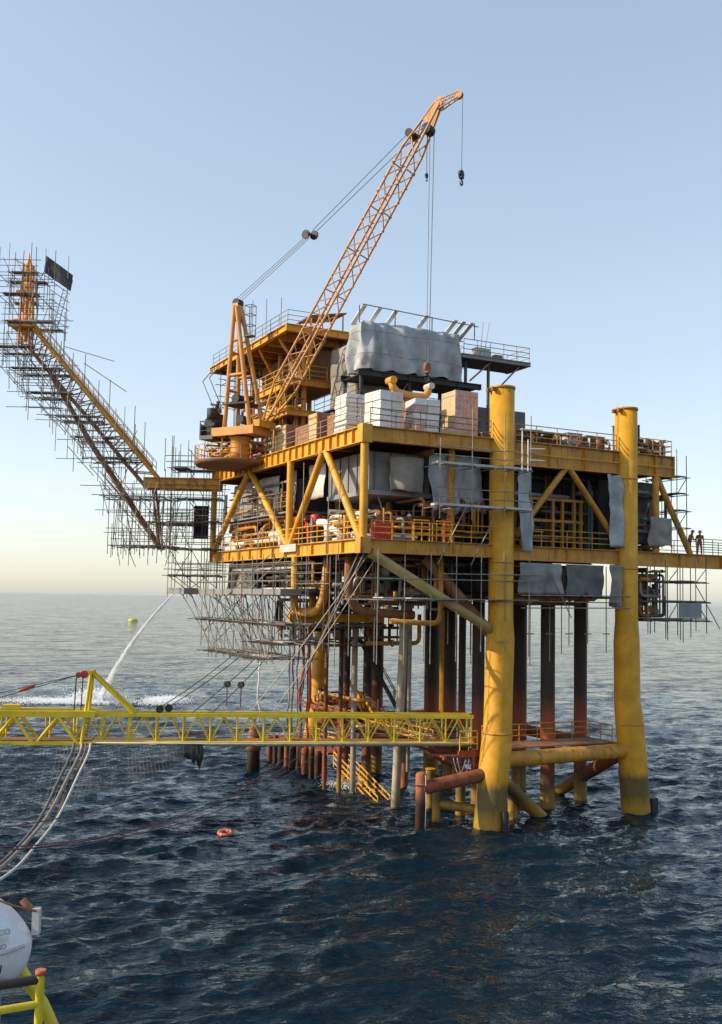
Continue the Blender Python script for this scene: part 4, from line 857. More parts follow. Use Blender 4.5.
for k in range(90):          # long raking tubes following the boom underside
    a = rnd.random(); x = 4 + 12 * a + rnd.uniform(0, 2.2); z = 22.6 + 13.0 * a - rnd.uniform(0, 3.5); y = rnd.choice((-1.9, -1.0, 1.0, 1.9)); q = rnd.random()
    if q < .4: sc.t('brace', (x, y, z), (x - 2.2, y + rnd.uniform(-.5, .5), z - 2.4))
    elif q < .75: sc.t('standard', (x, y, z - 1.4), (x, y, z + 1.3))
    else: sc.t('ledger', (x - 1.4, y, z), (x + 1.4, y, z))
for x, z0, z1 in ((12.6, 35.5, 43.0), (14.6, 38, 43.6), (17.2, 36, 43.2), (17.5, 33, 41), (10.8, 31, 34.4), (12.7, 33.8, 38), (8.6, 29, 32.2), (6.4, 26.6, 30), (5.5, 25.0, 28.6), (3.0, 24, 27.5), (2.4, 24.0, 26.8)): sc.t('standard', (x, -1.85, z0), (x, -1.85, z1)); sc.t('standard', (x, 1.85, z0), (x, 1.85, z1 - .8))
for k in range(7): sc.t('guard_rail', (12.4, -1.86, 36.6 + .75 * k), (12.9, 1.8, 36.6 + .75 * k))
sc.t('ledger', (17.3, -1.85, 42.6), (13.9, -1.85, 40.8)); sc.t('ledger', (12.6, -1.85, 35), (8.3, -1.85, 33.8)); sc.t('ledger', (10.9, -1.85, 33.6), (7.2, -1.85, 31.2))
for x in lin(3.0, 7.4, 5):
    for y in (-1.8, 0, 1.8): sc.t('standard', (x, y, 17.2), (x, y, 22.6))
for z in (19.3, 20.6): 
    for y in (-1.8, 1.8): sc.t('ledger', (1.2, y, z), (7.6, y, z))
for k in range(14): x = rnd.uniform(2.4, 7); sc.t('brace', (x, rnd.choice((-1.85, 1.85)), 17.6), (x + rnd.uniform(-1.5, 1.5), rnd.choice((-1.85, 1.85)), 21.8))
sc.done()
# ladder and dark shade sheet at the top
ldr = thing('scaffold_ladder', 'slim aluminium ladder leaning below the dark shade sheet', 'ladder', FOFF, frz)
for s in (-.2, .2): tube('stile', FB(13.6 + s, 36.2, -1.9), FB(12.75 + s, 40.1, -1.9), .035, GALV, ldr, 6)
for k in range(13): a = (k + .5) / 13; tube('rung', FB(13.4 - .85 * a, 36.2 + 3.9 * a, -1.9), FB(13.8 - .85 * a, 36.2 + 3.9 * a, -1.9), .02, GALV, ldr, 5)
sh = thing('shade_sheet', 'dark sheet stretched between two scaffold poles at the flare tip', 'sheet', FOFF, frz)
cloth('sheet', FB(14.6, 43.0, -1.95), Vector((-2.4, 0, -1.7)), Vector((.05, .25, -1.55)), 16, 10, .06, SHEET, sh, 3, 2.)
# root mess of timbers between platform and boom
rt = thing('flare_root_scaffold', 'tall tube scaffold between the flare boom root and deck', 'scaffold', (-.33, 26.6, 0), frz)
sc = Scaf(rt, GALVR, .03); sc.grid(lin(-.6, 3.4, 4), [-2.2, -.6, 1.0], [15.6, 17.8, 20.0, 22.0, 24.4], 14.6, 26.0, .6, .5, .45); sc.done()
cloth('tarp', FB(2.0, 21.6, -2.3), Vector((-1.3, 0, 0)), Vector((0, 0, -2.8)), 8, 12, .12, DARK, rt, 2, 3.)
# ------------------------------------------------------------------ scaffolds on the platform
t = thing('hanging_scaffold', 'inverted hanging scaffold tapering below the left deck edge', 'scaffold'); sc = Scaf(t, GALVR, .032)
box('grey_walkway', (-1.7, 8.5, 14.15), (-.2, 27.5, 14.55), GREYM, t); box('grey_walkway', (-2.9, 25.8, 14.1), (-1.72, 30.5, 14.6), GREYM, t)
for y in lin(7.5, 30, 12): sc.t('standard', (-1.75, y, 14.0), (-1.75, y, 16.9)); sc.t('standard', (-.15, y, 14.0), (-.15, y, 16.9))
for z in (15.1, 15.7, 16.3):
    for x in (-1.75, -.15): sc.t('ledger', (x, 6.5, z), (x, 30.5, z))
for z, y0, y1 in ((12.2, 7.5, 25.5), (9.9, 10.0, 22.0), (11.0, 7, 12.5)):
    for x in (-1.9, -1.0, 0, 1.0):
        sc.t('ledger', (x, y0 - rnd.random(), z), (x, y1 + rnd.random(), z + .05))
    for y in lin(y0, y1, 10): sc.t('transom', (-2.6 - rnd.random() * .4, y, z - .06), (1.6 + rnd.random() * .4, y, z - .06))
    for y in lin(y0, y1 - 1.8, 7):
        if rnd.random() < .75: box('board_platform', (-1.8, y, z + .05), (-.9, y + 1.7, z + .1), BOARD if rnd.random() < .8 else BOARDL, t)
        if rnd.random() < .5: box('board_platform', (.1, y, z + .05), (.9, y + 1.7, z + .1), BOARD, t)
for y0, y1 in zip(lin(8.5, 27, 9), lin(10.3, 21.5, 9)):
    for x in (-1.85, 1.05): sc.t('standard', (x, y0, 14.1), (x, y1, 9.5)); sc.t('brace', (x, y0 + 2.6, 14.1), (x, y1 - 1.2, 9.6))
    sc.t('standard', (-1.85, (y0 + y1) / 2, 9.2 + rnd.random()), (-1.85, (y0 + y1) / 2, 14.1))
for k in range(8): y = 3 + k * 1.5; sc.t('standard', (-.3 + .3 * (k % 3), y, 9.0 + rnd.random() * 2), (-.3 + .3 * (k % 3), y, 16.7))
for k in range(26):
    y = rnd.uniform(8, 24); sc.t('brace', (rnd.choice((-1.85, -.4, 1.0)), y, 14.1), (rnd.choice((-1.85, -.4, 1.0)), y + rnd.uniform(-4, 3), rnd.uniform(9.6, 12.2)))
sc.t('brace', (-1.9, 16.2, 13.6), (-.8, 9.8, 16.9), GALV, .045); sc.t('brace', (-1.9, 19, 13.8), (-.9, 12.6, 16.9), GALV, .045); sc.t('brace', (-1.2, 4.6, 10.0), (.3, .4, 16.7), GALV, .05); sc.t('brace', (-1.2, 6.4, 8.0), (.3, 1.2, 16.7), GALV, .05)
sc.done()
t = thing('underdeck_scaffold', 'thin scaffold tubes and boards under the front deck edge', 'scaffold'); sc = Scaf(t, GALV, .035)
for z, y in ((15.2, -.9), (14.0, -.9), (14.0, .6)): sc.t('ledger', (-.6, y, z), (12.2, y, z + .1))
sc.t('ledger', (5.0, -.95, 15.6), (12.4, -.95, 15.7))
for x in lin(.6, 11.5, 7): sc.t('standard', (x, -.85, rnd.uniform(9.6, 12.2)), (x, -.85, 16.9)); sc.t('transom', (x, -1.1, 13.95), (x, 4, 13.95)); sc.t('standard', (x + .3, 3.5, rnd.uniform(9.2, 12)), (x + .3, 3.5, 16.8))
for x in lin(1.0, 8.6, 5): box('board_platform', (x, -.8, 14.06), (x + 1.5, .5, 14.12), BOARDL if x < 4 else BOARD, t)
for x in lin(11.5, 19.5, 6): sc.t('standard', (x, 1.2, rnd.uniform(9.8, 11.6)), (x, 1.2, 16.5)); sc.t('standard', (x + .7, 7, rnd.uniform(10.2, 12)), (x + .7, 7, 14.2)); sc.t('transom', (x - .3, 1.2, 11.9), (x + .3, 1.2, 11.9))
sc.t('ledger', (11, -.7, 13.6), (20, -.7, 13.7)); sc.t('ledger', (11, -.7, 14.4), (20, -.7, 14.5)); sc.t('brace', (13.1, -.7, 16.2), (15.0, -.7, 13.0)); box('board_platform', (11.4, -.8, 14.0), (19.0, .3, 14.07), BOARD, t)
sc.done()
t = thing('leg_scaffold', 'scaffold with two pale board levels wrapped around the front leg', 'scaffold'); sc = Scaf(t, GALV, .034)
for z in (19.75, 22.3):
    box('board_platform', (4.2, -1.55, z - .02), (9.05, -.75, z + .12), BOARDL, t); box('board_platform', (9.1, -1.75, z - .02), (11.0, -.95, z + .12), BOARDL, t)
    for gz in (.5, 1.05): sc.t('guard_rail', (4.0, -1.6, z + gz), (9.1, -1.6, z + gz)); sc.t('guard_rail', (8.9, -1.8, z + gz), (11.3, -1.8, z + gz))
    for x in lin(4.3, 10.9, 6): sc.t('transom', (x, -2.0, z - .1), (x, .2, z - .1))
for x in (4.3, 6.6, 9.0, 11.0): sc.t('standard', (x, -1.65, 18.9), (x, -1.65, 25.8 if x > 6 else 23.8))
for x in (5.8, 8.2): sc.t('brace', (x + .4, -1.65, 19.7), (x - .7, -.2, 16.2), GALV, .045)
sc.t('standard', (10.15, -1.9, 22.2), (10.15, -1.9, 24.9), WHITE, .045); sc.t('standard', (10.6, -1.9, 22.2), (10.6, -1.9, 24.2), WHITE, .045); sc.t('ledger', (10.0, -1.9, 24.8), (11.7, -1.9, 24.9), WHITE, .04); sc.t('ledger', (10.6, -1.9, 23.6), (11.9, -1.9, 23.7), WHITE, .04); sc.t('ledger', (10.6, -1.9, 22.9), (11.9, -1.9, 22.95), WHITE, .04)
sc.done()
t = thing('walkway_scaffold', 'hanging scaffold cage below the right walkway over the sea', 'scaffold'); sc = Scaf(t, GALVR, .034)
sc.grid([21.6, 23.2, 24.8, 26.0, 27.0], [-.6, .9, 2.2], [12.9, 14.2, 15.6], 12.4, 16.6, .5, .35, .3, guard=False); box('pale_panel', (24.3, -.75, 13.1), (26.4, -.7, 14.1), TARP, t); box('board_platform', (21.4, -.55, 12.98), (27.2, .8, 13.05), BOARD, t); sc.t('brace', (25.9, -.7, 15.4), (28.2, -.7, 12.3)); sc.done()
t = thing('end_scaffold', 'scaffold tubes at the right end of the main deck', 'scaffold'); sc = Scaf(t, GALVR, .032); sc.grid([24.6, 25.5], [-.3, 1.2, 2.8], [19.4, 20.6, 21.8, 23.0], 18.2, 24.2, .45, .3, .4, guard=False); sc.done()
t = thing('deck_edge_scaffold', 'slender scaffold poles standing along the left lower deck', 'scaffold'); sc = Scaf(t, GALV, .03)
for y in (2.6, 4.2, 8.2, 13.2, 16.4, 20.6, 24.0, 26.8): sc.t('standard', (-.35, y, 15.6 + rnd.random()), (-.35, y, rnd.uniform(19.8, 23)))
for z, y0, y1 in ((19.6, 12, 27.5), (20.1, 14, 26), (18.9, 20, 28.6), (21.3, 12.6, 18)): sc.t('ledger', (-.4, y0, z), (-.4, y1, z))
for z, y0, y1 in ((15.6, 4, 10), (16.2, 5, 10.5), (14.9, 4, 9.8)): sc.t('ledger', (-.3, y0, z), (-.3, y1, z))
sc.done()
# ------------------------------------------------------------------ vessel frame: x to starboard, y ahead, from the photographer's deck
OV = Vector((.1529, 61.3659, 0))
def VF(x, y, z): d = Vector((x, y, z)) - OV; return Vector((d.dot(Uw), d.dot(Vw), z))
VRZ = math.atan2(w2p_dir(Vector((1, 0, 0))).y, w2p_dir(Vector((1, 0, 0))).x)
# ------------------------------------------------------------------ gangway
grz = math.atan2(10.24, -27.44); GO = Vector((9.0, 1.5, 0)); GM = Matrix.Translation(GO) @ Matrix.Rotation(grz, 4, 'Z')
gw = thing('gangway_bridge', 'lemon yellow telescopic lattice gangway crossing to the platform', 'gangway', GO, grz)
B, T = 5.05, 6.72
for y in (-.62, .62):
    m = MB(); m.box((.2, y - .07, T - .16), (25, y + .07, T + .06)); m.build('top_chord', GANG, gw); tube('bottom_chord', (.2, y, B), (25, y, B), .085, GANG, gw, 8)
    n = 15
    for i in range(n + 1):
        s = .35 + 24.5 * i / n; tube('upright', (s, y, B), (s, y, T - .15), .062, GANG, gw, 8)
        if i < n:
            s2 = .35 + 24.5 * (i + 1) / n; md = (s + s2) / 2
            tube('diagonal', (s, y * .99, B), (md, y * .99, T - .16), .042, GANG, gw, 6); tube('diagonal', (md, y * 1.01, T - .16), (s2, y * 1.01, B), .042, GANG, gw, 6)
    for z in (5.45, 5.85): tube('inner_rail', (.4, y * .9, z), (25, y * .9, z), .022, GALV, gw, 5)
box('walkway_plate', (.2, -.55, B + .02), (25, .55, B + .07), BROWN, gw)
for i in range(25): box('cross_beam', (.3 + i, -.6, B - .07), (.38 + i, .6, B + .015), GANG, gw)
pipe('service_pipe', [(.4, .78, B - .12), (12, .8, B - .16), (25, .78, B - .12)], .075, GALV, gw, 8); pipe('service_pipe', [(.4, .9, B - .02), (14, .92, B - .06), (25, .9, B - .02)], .05, BOARDL, gw, 8)
for s, z in ((3.1, 1.9), (11.5, 1.8), (17.5, 1.7)):      # ropes coiled inside the truss
    m = MB(); g = random.Random(int(s)); m.sweep([(s + .5 * math.cos(k * .9) + k * .03, .3 * math.sin(k * 1.3), B + .25 + .25 * math.sin(k * .7) ** 2) for k in range(22)], .035, 5); m.build('rope_coil', ROPER if s > 15 else BOARDL, gw, True)
# outer section
ob_, ot = 5.0, 6.86
for y in (-.85, .85):
    m = MB(); m.box((23.6, y - .1, ot - .32), (37, y + .1, ot + .04)); m.build('outer_top_chord', GANG, gw); m = MB(); m.box((23.8, y - .1, ob_ - .12), (37, y + .1, ob_ + .1)); m.build('outer_bottom_chord', GANG, gw)
    for i in range(5):
        s = 24.6 + 2.6 * i; tube('outer_diagonal', (s, y, ob_), (s + 1.2, y, ot - .3), .11, GANG, gw, 8); tube('outer_diagonal', (s + 1.2, y, ot - .3), (s + 2.4, y, ob_), .11, GANG, gw, 8); tube('upright', (s + 1.9, y * .8, ob_), (s + 1.9, y * .8, ot - .3), .06, GANG, gw, 8)
box('outer_plate', (23.8, -.7, ob_ + .1), (37, .7, ob_ + .16), BROWN, gw); m = MB(); m.box((28.2, -.25, ot + .04), (29.2, .25, ot + .34)); m.build('sheave_box', GANG, gw)
for z in (5.5, 5.95): 
    for y in (-.7, .7): tube('inner_rail', (24, y, z), (37, y, z), .022, GALV, gw, 5)
# mast
for y in (-.62, .62): tube('mast_leg', (24.35, y * 1.5, B - .1), (24.0, y * .75, 9.25), .1, GANG, gw, 10); tube('mast_strut', (24.0, y * .6, 9.2), (21.3, y, T), .11, GANG, gw, 10)
tube('mast_head', (24.0, -.75, 9.2), (24.0, .75, 9.2), .14, GANG, gw, 10); tube('mast_sheave', (24.45, -.2, 9.05), (24.45, .2, 9.05), .24, RED, gw, 14); tube('mast_sheave', (24.8, -.1, 9.0), (24.8, .1, 9.0), .18, RED, gw, 14)
for y, e in ((-.3, 31.5), (.3, 33.2)): tube('mast_rope', (24.3, y, 9.15), (e, y, ot + .1), .03, ROPE, gw, 5)
tube('turnbuckle', (27.4, .0, 8.35), (28.3, .0, 8.0), .09, RED, gw, 8)
for s in (24.5, 24.9): tube('hoist_line', (s, .25, 8.9), (s + .05, .25, 6.9), .035, BLACK, gw, 6)
for s, y in ((19.8, .35), (19.3, -.3)): tube('rope_block', (s, y - .1, 7.0), (s, y + .1, 7.0), .24, BLACK, gw, 12)
ends = {}
def GW(x, y, z): return GM @ Vector((x, y, z))
# stay ropes from the platform down to the gangway
for k, (lb_, a, b, s) in enumerate((('steel stay rope from hanging scaffold to the gangway mast foot', (-1.5, 17.2, 9.9), GW(19.8, .35, 7.1), .15), ('second steel stay rope beside the first, ending nearer the mast', (-1.5, 15.6, 9.9), GW(19.3, -.3, 7.1), .15),
        ('left rope with black pulley rising from gangway to the hanging scaffold', (-1.4, 13.0, 9.9), GW(17.8, .3, 6.8), .1), ('right rope with black pulley rising from gangway to the hanging scaffold', (-1.2, 11.8, 9.9), GW(16.6, .3, 6.8), .1), ('thin rope dropping from the corner of the deck to the gangway', (.6, .4, 16.7), GW(14.3, .2, 6.8), .2), ('pale thin rope from under the deck corner to the gangway', (1.4, .7, 16.7), GW(12.9, .2, 6.8), .2))):
    t = thing('stay_rope', lb_, 'rope', a); a = Vector(a); pts = [p - a for p in sag(a, b, s)]
    rope('line', pts, .03, ROPE if k < 4 else CARTR, t)
    if k in (2, 3):
        q = pts[5]; tube('pulley', q + Vector((-.1, -.1, 0)), q + Vector((.1, .1, 0)), .2, BLACK, t, 14); tube('drop_line', q, (q.x, q.y, 6.8 - a.z), .04, ROPER, t, 6)
# vertical rope ladders / lines at the left of the rear leg
for i, (x, y, z0, z1, mt) in enumerate(((.6, 11.5, 4.5, 14, GALVR), (1.2, 12.0, 4.5, 13.5, GALV), (.2, 11.2, 5, 12.8, GALV), (2.4, 14.0, 3, 12.6, RED), (2.9, 13.8, 3, 12.4, RED), (1.8, 12.6, 2.5, 13, GALVR), (3.4, 15, 3, 12.5, BLACK), (-1.6, 12, 5.5, 9.5, WHITE))):
    t = thing('dangling_hose', ['dark hose hanging below the left deck', 'grey hose hanging beside the yellow hanger post', 'pale hose hanging left of the hanger post', 'red hose hanging left of the rear leg', 'second red hose against the rear leg', 'brown line trailing to the boat landing', 'black hose beside the red hoses', 'white pole hanging below the scaffold'][i], 'hose', (x, y, z0))
    g = random.Random(i); rope('line', [(g.uniform(-.15, .15), g.uniform(-.1, .1), (z1 - z0) * k / 8) for k in range(9)], .06 if mt is not RED else .11, mt, t, 6)
# ------------------------------------------------ net and hoses under the gangway
nm = MB(); NU, NV = 84, 22
def npt(u, v):
    s = 17.5 + 18.5 * u; zb = 4.3 - 4.6 * min(1, u * 1.25) ** .9; yb = .8 + 6.0 * u
    q = v ** .85
    return Vector((s + .5 * math.sin(v * 3 + u * 9) * .3, .8 + (yb - .8) * q + .15 * math.sin(u * 23 + v * 4), B - .1 + (zb - B + .1) * v - .5 * math.sin(math.pi * v) * u))
for i in range(NU + 1): nm.sweep([npt(i / NU, j / NV) for j in range(NV + 1)], .017, 3, False)
for j in range(NV + 1): nm.sweep([npt(i / NU, j / NV) for i in range(NU + 1)], .017, 3, False)
nt_ = nm.build('safety_net', CLOTHN, None); nt_.location = GO; nt_.rotation_euler = (0, 0, grz); tag(nt_, 'grey rope safety net draped from the gangway down towards the water', 'net')
for i, (dx, dz, r, mt) in enumerate(((0, 0, .10, GALV), (.5, -.15, .075, BOARDL), (-.5, -.3, .09, GREYD), (.25, -.5, .06, GALVR))):
    t = thing('transfer_hose', ['thick grey hose curving from the gangway mast to the vessel', 'pale hose beside the thick grey hose under the mast', 'dark hose leftmost of the bundle under the mast', 'thin brown hose in the bundle under the mast'][i], 'hose', VF(-16.5 + dx, 63.0, 0), 0, 'hoses under the gangway mast')
    pv = [VF(-16.5 + dx, 63.0, 5.0), VF(-16.45 + dx, 62.4, 4.5), VF(-16.6 + dx, 60.5, 3.4 + dz * .4), VF(-16.7 + dx, 57.5, 2.0 + dz), VF(-16.8 + dx, 54, 1.25 + dz), VF(-16.9 + dx * 1.2, 50, .85 + dz * .7), VF(-17.4 + dx * 1.4, 45, 1.0), VF(-18.6 + dx, 40, 1.6)]
    o = pv[0].copy(); o.z = 0; fine = []
    for a, b, c, d in zip([pv[0]] + pv, pv, pv[1:], pv[2:] + [pv[-1]]):
        for k in range(5):
            u = k / 5; fine.append(.5 * ((2 * b) + (c - a) * u + (2 * a - 5 * b + 4 * c - d) * u * u + (3 * b - a - 3 * c + d) * u ** 3))
    rope('line', [p - o for p in fine + [pv[-1]]], r, mt, t, 8)
for i, (a, b, s) in enumerate((((6.2, 20, 1.6), VF(-17, 33, 6.0), 2.4), ((6.2, 22, 1.6), VF(-16, 30, 6.4), 2.2), ((3.1, 25, 2.2), VF(-18.5, 38, 5.0), 1.7), ((6.2, 24, 1.4), VF(-18, 36, 5.4), 2.6))):
    t = thing('mooring_line', ['maroon mooring line running low over the sea from boat landing', 'lower maroon mooring line nearest the life ring', 'mooring line from the lone pile past the net', 'topmost slack mooring line from the boat landing'][i], 'rope', a); a = Vector(a); rope('line', [p - a for p in sag(a, b, s, 16)], .03, ROPER, t)
t = thing('fender_tyre', 'dark rope fender hanging below the gangway beside the net', 'fender', GW(17.6, .8, 4.9), grz)
for k, x in enumerate((-.35, 0, .3)): m = MB(); m.sweep([(x, 0, .1), (x - .1, 0, -.6), (x + .05, 0, -1.4 + .3 * k), (x + .18, .05, -.7), (x + .2, 0, .1)], .13, 8); m.build('loop', BLACK if k != 1 else DARK, t, True)
# ------------------------------------------------ life ring and far float
t = thing('life_ring', 'orange life ring with pale bands floating on the sea', 'life ring', VF(-7.65, 62.1, .12))
m = MB(); R_, r0 = .36, .11; n, k = 28, 10
V = [((R_ + r0 * math.cos(2 * math.pi * j / k)) * math.cos(2 * math.pi * i / n), (R_ + r0 * math.cos(2 * math.pi * j / k)) * math.sin(2 * math.pi * i / n), r0 * math.sin(2 * math.pi * j / k)) for i in range(n) for j in range(k)]
m.add(V, [(i * k + j, ((i + 1) % n) * k + j, ((i + 1) % n) * k + (j + 1) % k, i * k + (j + 1) % k) for i in range(n) for j in range(k)]); o = m.build('ring', ORANGE, t, True); o.rotation_euler = (.12, -.1, 0)
for a in (40, 130, 220, 310): q = Vector((math.cos(R(a)), math.sin(R(a)), 0)); m = MB(); tq = Vector((-q.y, q.x, 0)) * .05; m.sweep([q * R_ - tq, q * R_ + tq], .118, 12); m.build('band', CARTR, t, True).rotation_euler = (.12, -.1, 0)
t = thing('marker_float', 'tiny yellow float far out on the sea at left', 'buoy', VF(-119, 546, 0))
lathe_path('body', [(0, 0, 1.3, .5), (0, 0, 1.2, 2.0), (0, 0, .2, 2.6), (0, 0, -.6, 2.3)], YELV, t, 20); tube('post', (0, 0, 1), (0, 0, 2.2), .2, YELV, t)
# ------------------------------------------------ water jet and foam
g = np.random.default_rng(3)
def drops(name, P, sz, label=None):
    P = np.asarray(P); n = len(P); oc = np.array([(1, 0, 0), (-1, 0, 0), (0, 1, 0), (0, -1, 0), (0, 0, 1), (0, 0, -1)], float)
    V = (P[:, None, :] + oc[None] * np.asarray(sz)[:, None, None] * g.uniform(.6, 1.4, (n, 6, 1))).reshape(-1, 3)
    f = np.array([(0, 2, 4), (2, 1, 4), (1, 3, 4), (3, 0, 4), (2, 0, 5), (1, 2, 5), (3, 1, 5), (0, 3, 5)]); F = (f[None] + 6 * np.arange(n)[:, None, None]).reshape(-1, 3)
    me = bpy.data.meshes.new(name); me.from_pydata(V.tolist(), [], F.tolist()); me.materials.append(SPRAY); o = obj(name, me); o['kind'] = 'stuff'
    tag(o, label, 'spray'); return o
j0 = np.array((-15.6, 88., 14.3)); j1 = np.array((-34.3, 138., 0.))
u = g.random(8000) ** .75; c = j0[None] + (j1 - j0)[None] * u[:, None]; c[:, 2] = 14.3 - 9.6 * u - 4.7 * u ** 2
sp_ = (.03 + .12 * u ** 1.2)[:, None]; c += g.normal(size=c.shape) * sp_ * np.array((1, 1, .9)); c[:, 2] -= np.abs(g.normal(size=len(u))) * .5 * u ** 2
drops('water_jet', [VF(*q) for q in c], .03 + .035 * u, 'white jet of water arcing from the platform into the sea')
pf = np.concatenate([np.stack([g.normal(-34.5, 1.5, 4500), g.normal(137.5, 1.2, 4500), np.abs(g.normal(0, .6, 4500))], 1), np.stack([g.normal(-37.5, 3.6, 5600), g.normal(134, 1.6, 5600), np.abs(g.normal(0, .13, 5600)) + .1], 1),
                     np.stack([g.normal(-25.2, 1.2, 4400), g.normal(136.5, 2.0, 4400), np.abs(g.normal(0, .2, 4400)) + .1], 1)])
drops('sea_foam', [VF(*q) for q in pf], g.uniform(.035, .085, len(pf)), 'white foam where the water jet strikes the sea')
pf = np.stack([g.normal(6.6, .5, 600), g.normal(15.8, 1.1, 600), np.abs(g.normal(0, .14, 600))], 1)
drops('wash_foam', pf, g.uniform(.012, .04, len(pf)), 'small wash of foam at the foot of the yellow stair')
# ------------------------------------------------------------------ own vessel: lifeboat, cradle, rail
vd = MB(); vd.box((-14, 3, 1.2), (-9.2, 28.3, 1.5)); vd.box((-9, 2, 9.5), (-2.45, 9.4, 9.62)); vo = vd.build('vessel_deck', GREYM, None, loc=VF(0, 0, 0)); vo.rotation_euler = (0, 0, VRZ); vo['kind'] = 'structure'
lbt = thing('lifeboat', 'white enclosed lifeboat bow poking in at the lower left edge', 'lifeboat', VF(-8.2, 27.2, 0), VRZ + math.pi)
# local x runs aft from the bow, y: negative = far side, near side faces the camera
st_ = [(0.0, .06, 4.85, 5.08, 5.25), (.12, .22, 4.45, 5.06, 5.42), (.4, .55, 4.12, 5.03, 5.75), (.9, .92, 3.82, 5.0, 6.15), (1.6, 1.15, 3.62, 4.98, 6.5), (2.8, 1.25, 3.5, 4.97, 6.75), (4.5, 1.2, 3.5, 4.97, 6.75), (6.2, 1.0, 3.6, 5.0, 6.4), (6.8, .8, 3.7, 5.0, 5.6)]
def sect(b, k, gz, tz):
    half = [(0, k), (.35 * b, k + .05), (.8 * b, k + (gz - k) * .45), (b, gz - .06), (b * 1.05, gz), (b * 1.05, gz + .07), (b * .97, gz + .1), (b * .9, gz + (tz - gz) * .5), (b * .6, gz + (tz - gz) * .86), (0, tz)]
    return half + [(-y, z) for (y, z) in half[-2:0:-1]]
V = []; F = []; ns = 18
for (x, b, k, gz, tz) in st_: V += [(x, y, z) for y, z in sect(b, k, gz, tz)]
for i in range(len(st_) - 1):
    for j in range(ns): F.append((i * ns + j, i * ns + (j + 1) % ns, (i + 1) * ns + (j + 1) % ns, (i + 1) * ns + j))
F += [tuple(range(ns))[::-1], tuple(range((len(st_) - 1) * ns, len(st_) * ns))]
hm = mesh('hull', V, F, HULL, True); hl = obj('hull', hm, lbt); sb = hl.modifiers.new('smooth', 'SUBSURF'); sb.levels = 2; sb.render_levels = 2
for v_ in hm.vertices: v_.co.y *= 1.12
m = MB(); m.box((-.18, -.1, 5.3), (.0, .1, 5.95)); o = m.build('bow_fitting', BOARDL, lbt); o.rotation_euler = (0, 0, 0); tube('bow_hook', (.05, 0, 5.9), (.3, 0, 6.15), .1, BROWN, lbt); rope('painter_line', [(-.1, .12, 5.9), (.5, .3, 6.1), (1.4, .5, 6.5)], .03, BROWN, lbt)
o = box('pale_patch', (.42, .62, 5.34), (.9, .66, 5.42), WHITE, lbt); o.rotation_euler = (0, 0, .72)
for s_ in (-1, 1): rope('gunwale', [(x, s_ * (b * 1.14 + .02), gz + .03) for (x, b, k, gz, tz) in st_[1:-1]], .05, BOARDL, lbt, 8)
def text(body, loc, size, mat, parent, rot):
    cu_ = bpy.data.curves.new('lettering', 'FONT'); cu_.body = body; cu_.size = size; cu_.extrude = .006; tmp = bpy.data.objects.new('lettering', cu_); COL.objects.link(tmp)
    dg = bpy.context.evaluated_depsgraph_get(); me = bpy.data.meshes.new_from_object(tmp.evaluated_get(dg)); bpy.data.objects.remove(tmp); me.materials.clear(); me.materials.append(mat)
    o = obj('lettering', me, parent, loc); o.rotation_euler = rot; return o
# near side in this turned frame is +y ; text reads along -x towards the bow
text('NCO', (.72, .84, 5.46), .2, INKG, lbt, (R(68), 0, math.pi + .74)); text('NGO', (.72, .92, 5.14), .17, INKG, lbt, (R(76), 0, math.pi + .74)); text('71', (.76, .84, 4.55), .34, INKB, lbt, (R(112), 0, math.pi + .65))
cd = thing('lifeboat_cradle', 'grey steel cradle posts under the white lifeboat', 'cradle', VF(-9.2, 26.2, 1.5), VRZ)
for x in (-.35, .1, .52): box('post', (x - .07, -.07, 0), (x + .07, .07, 2.85), GREYM, cd)
box('top_beam', (-.8, -.1, 2.85), (.7, .1, 3.02), GREYM, cd); box('winch_box', (-.9, .3, .3), (-.1, .8, 1.6), DARK, cd)
dv = thing('davit_arm', 'thick curved yellow davit arm beside the lifeboat', 'davit', VF(-8.55, 29, 0), VRZ)
m = MB(); m.sweep([(-1.4, 0, 5.2), (-.9, 0, 4.5), (-.6, 0, 4.0), (-.29, 0, 3.5), (.17, 0, 2.9), (.48, 0, 2.3), (.58, 0, 1.5), (.5, 0, .6), (-.6, 0, -.2)], .165, 14); m.build('arm', YELV, dv, True); tube('foot', (-.9, 0, -.6), (-.6, 0, -.2), .3, YELV, dv, 12)
rl = thing('vessel_rail', 'yellow rail post with black handrail at the bottom left corner', 'railing', VF(-2.63, 9, 9.62), VRZ)
tube('post', (0, 0, 0), (0, 0, 1.17), .036, YELV, rl, 12); tube('post_cap', (0, 0, 1.17), (0, 0, 1.21), .045, COVER, rl, 12); tube('black_rail', (-.02, 0, 1.13), (-2.2, -1.2, 1.13), .04, BLACK, rl, 10); tube('lower_rail', (0, 0, .93), (-2.2, -1.2, .93), .032, YELV, rl, 10); tube('post', (-2.2, -1.2, 0), (-2.2, -1.2, 1.17), .036, YELV, rl, 12)
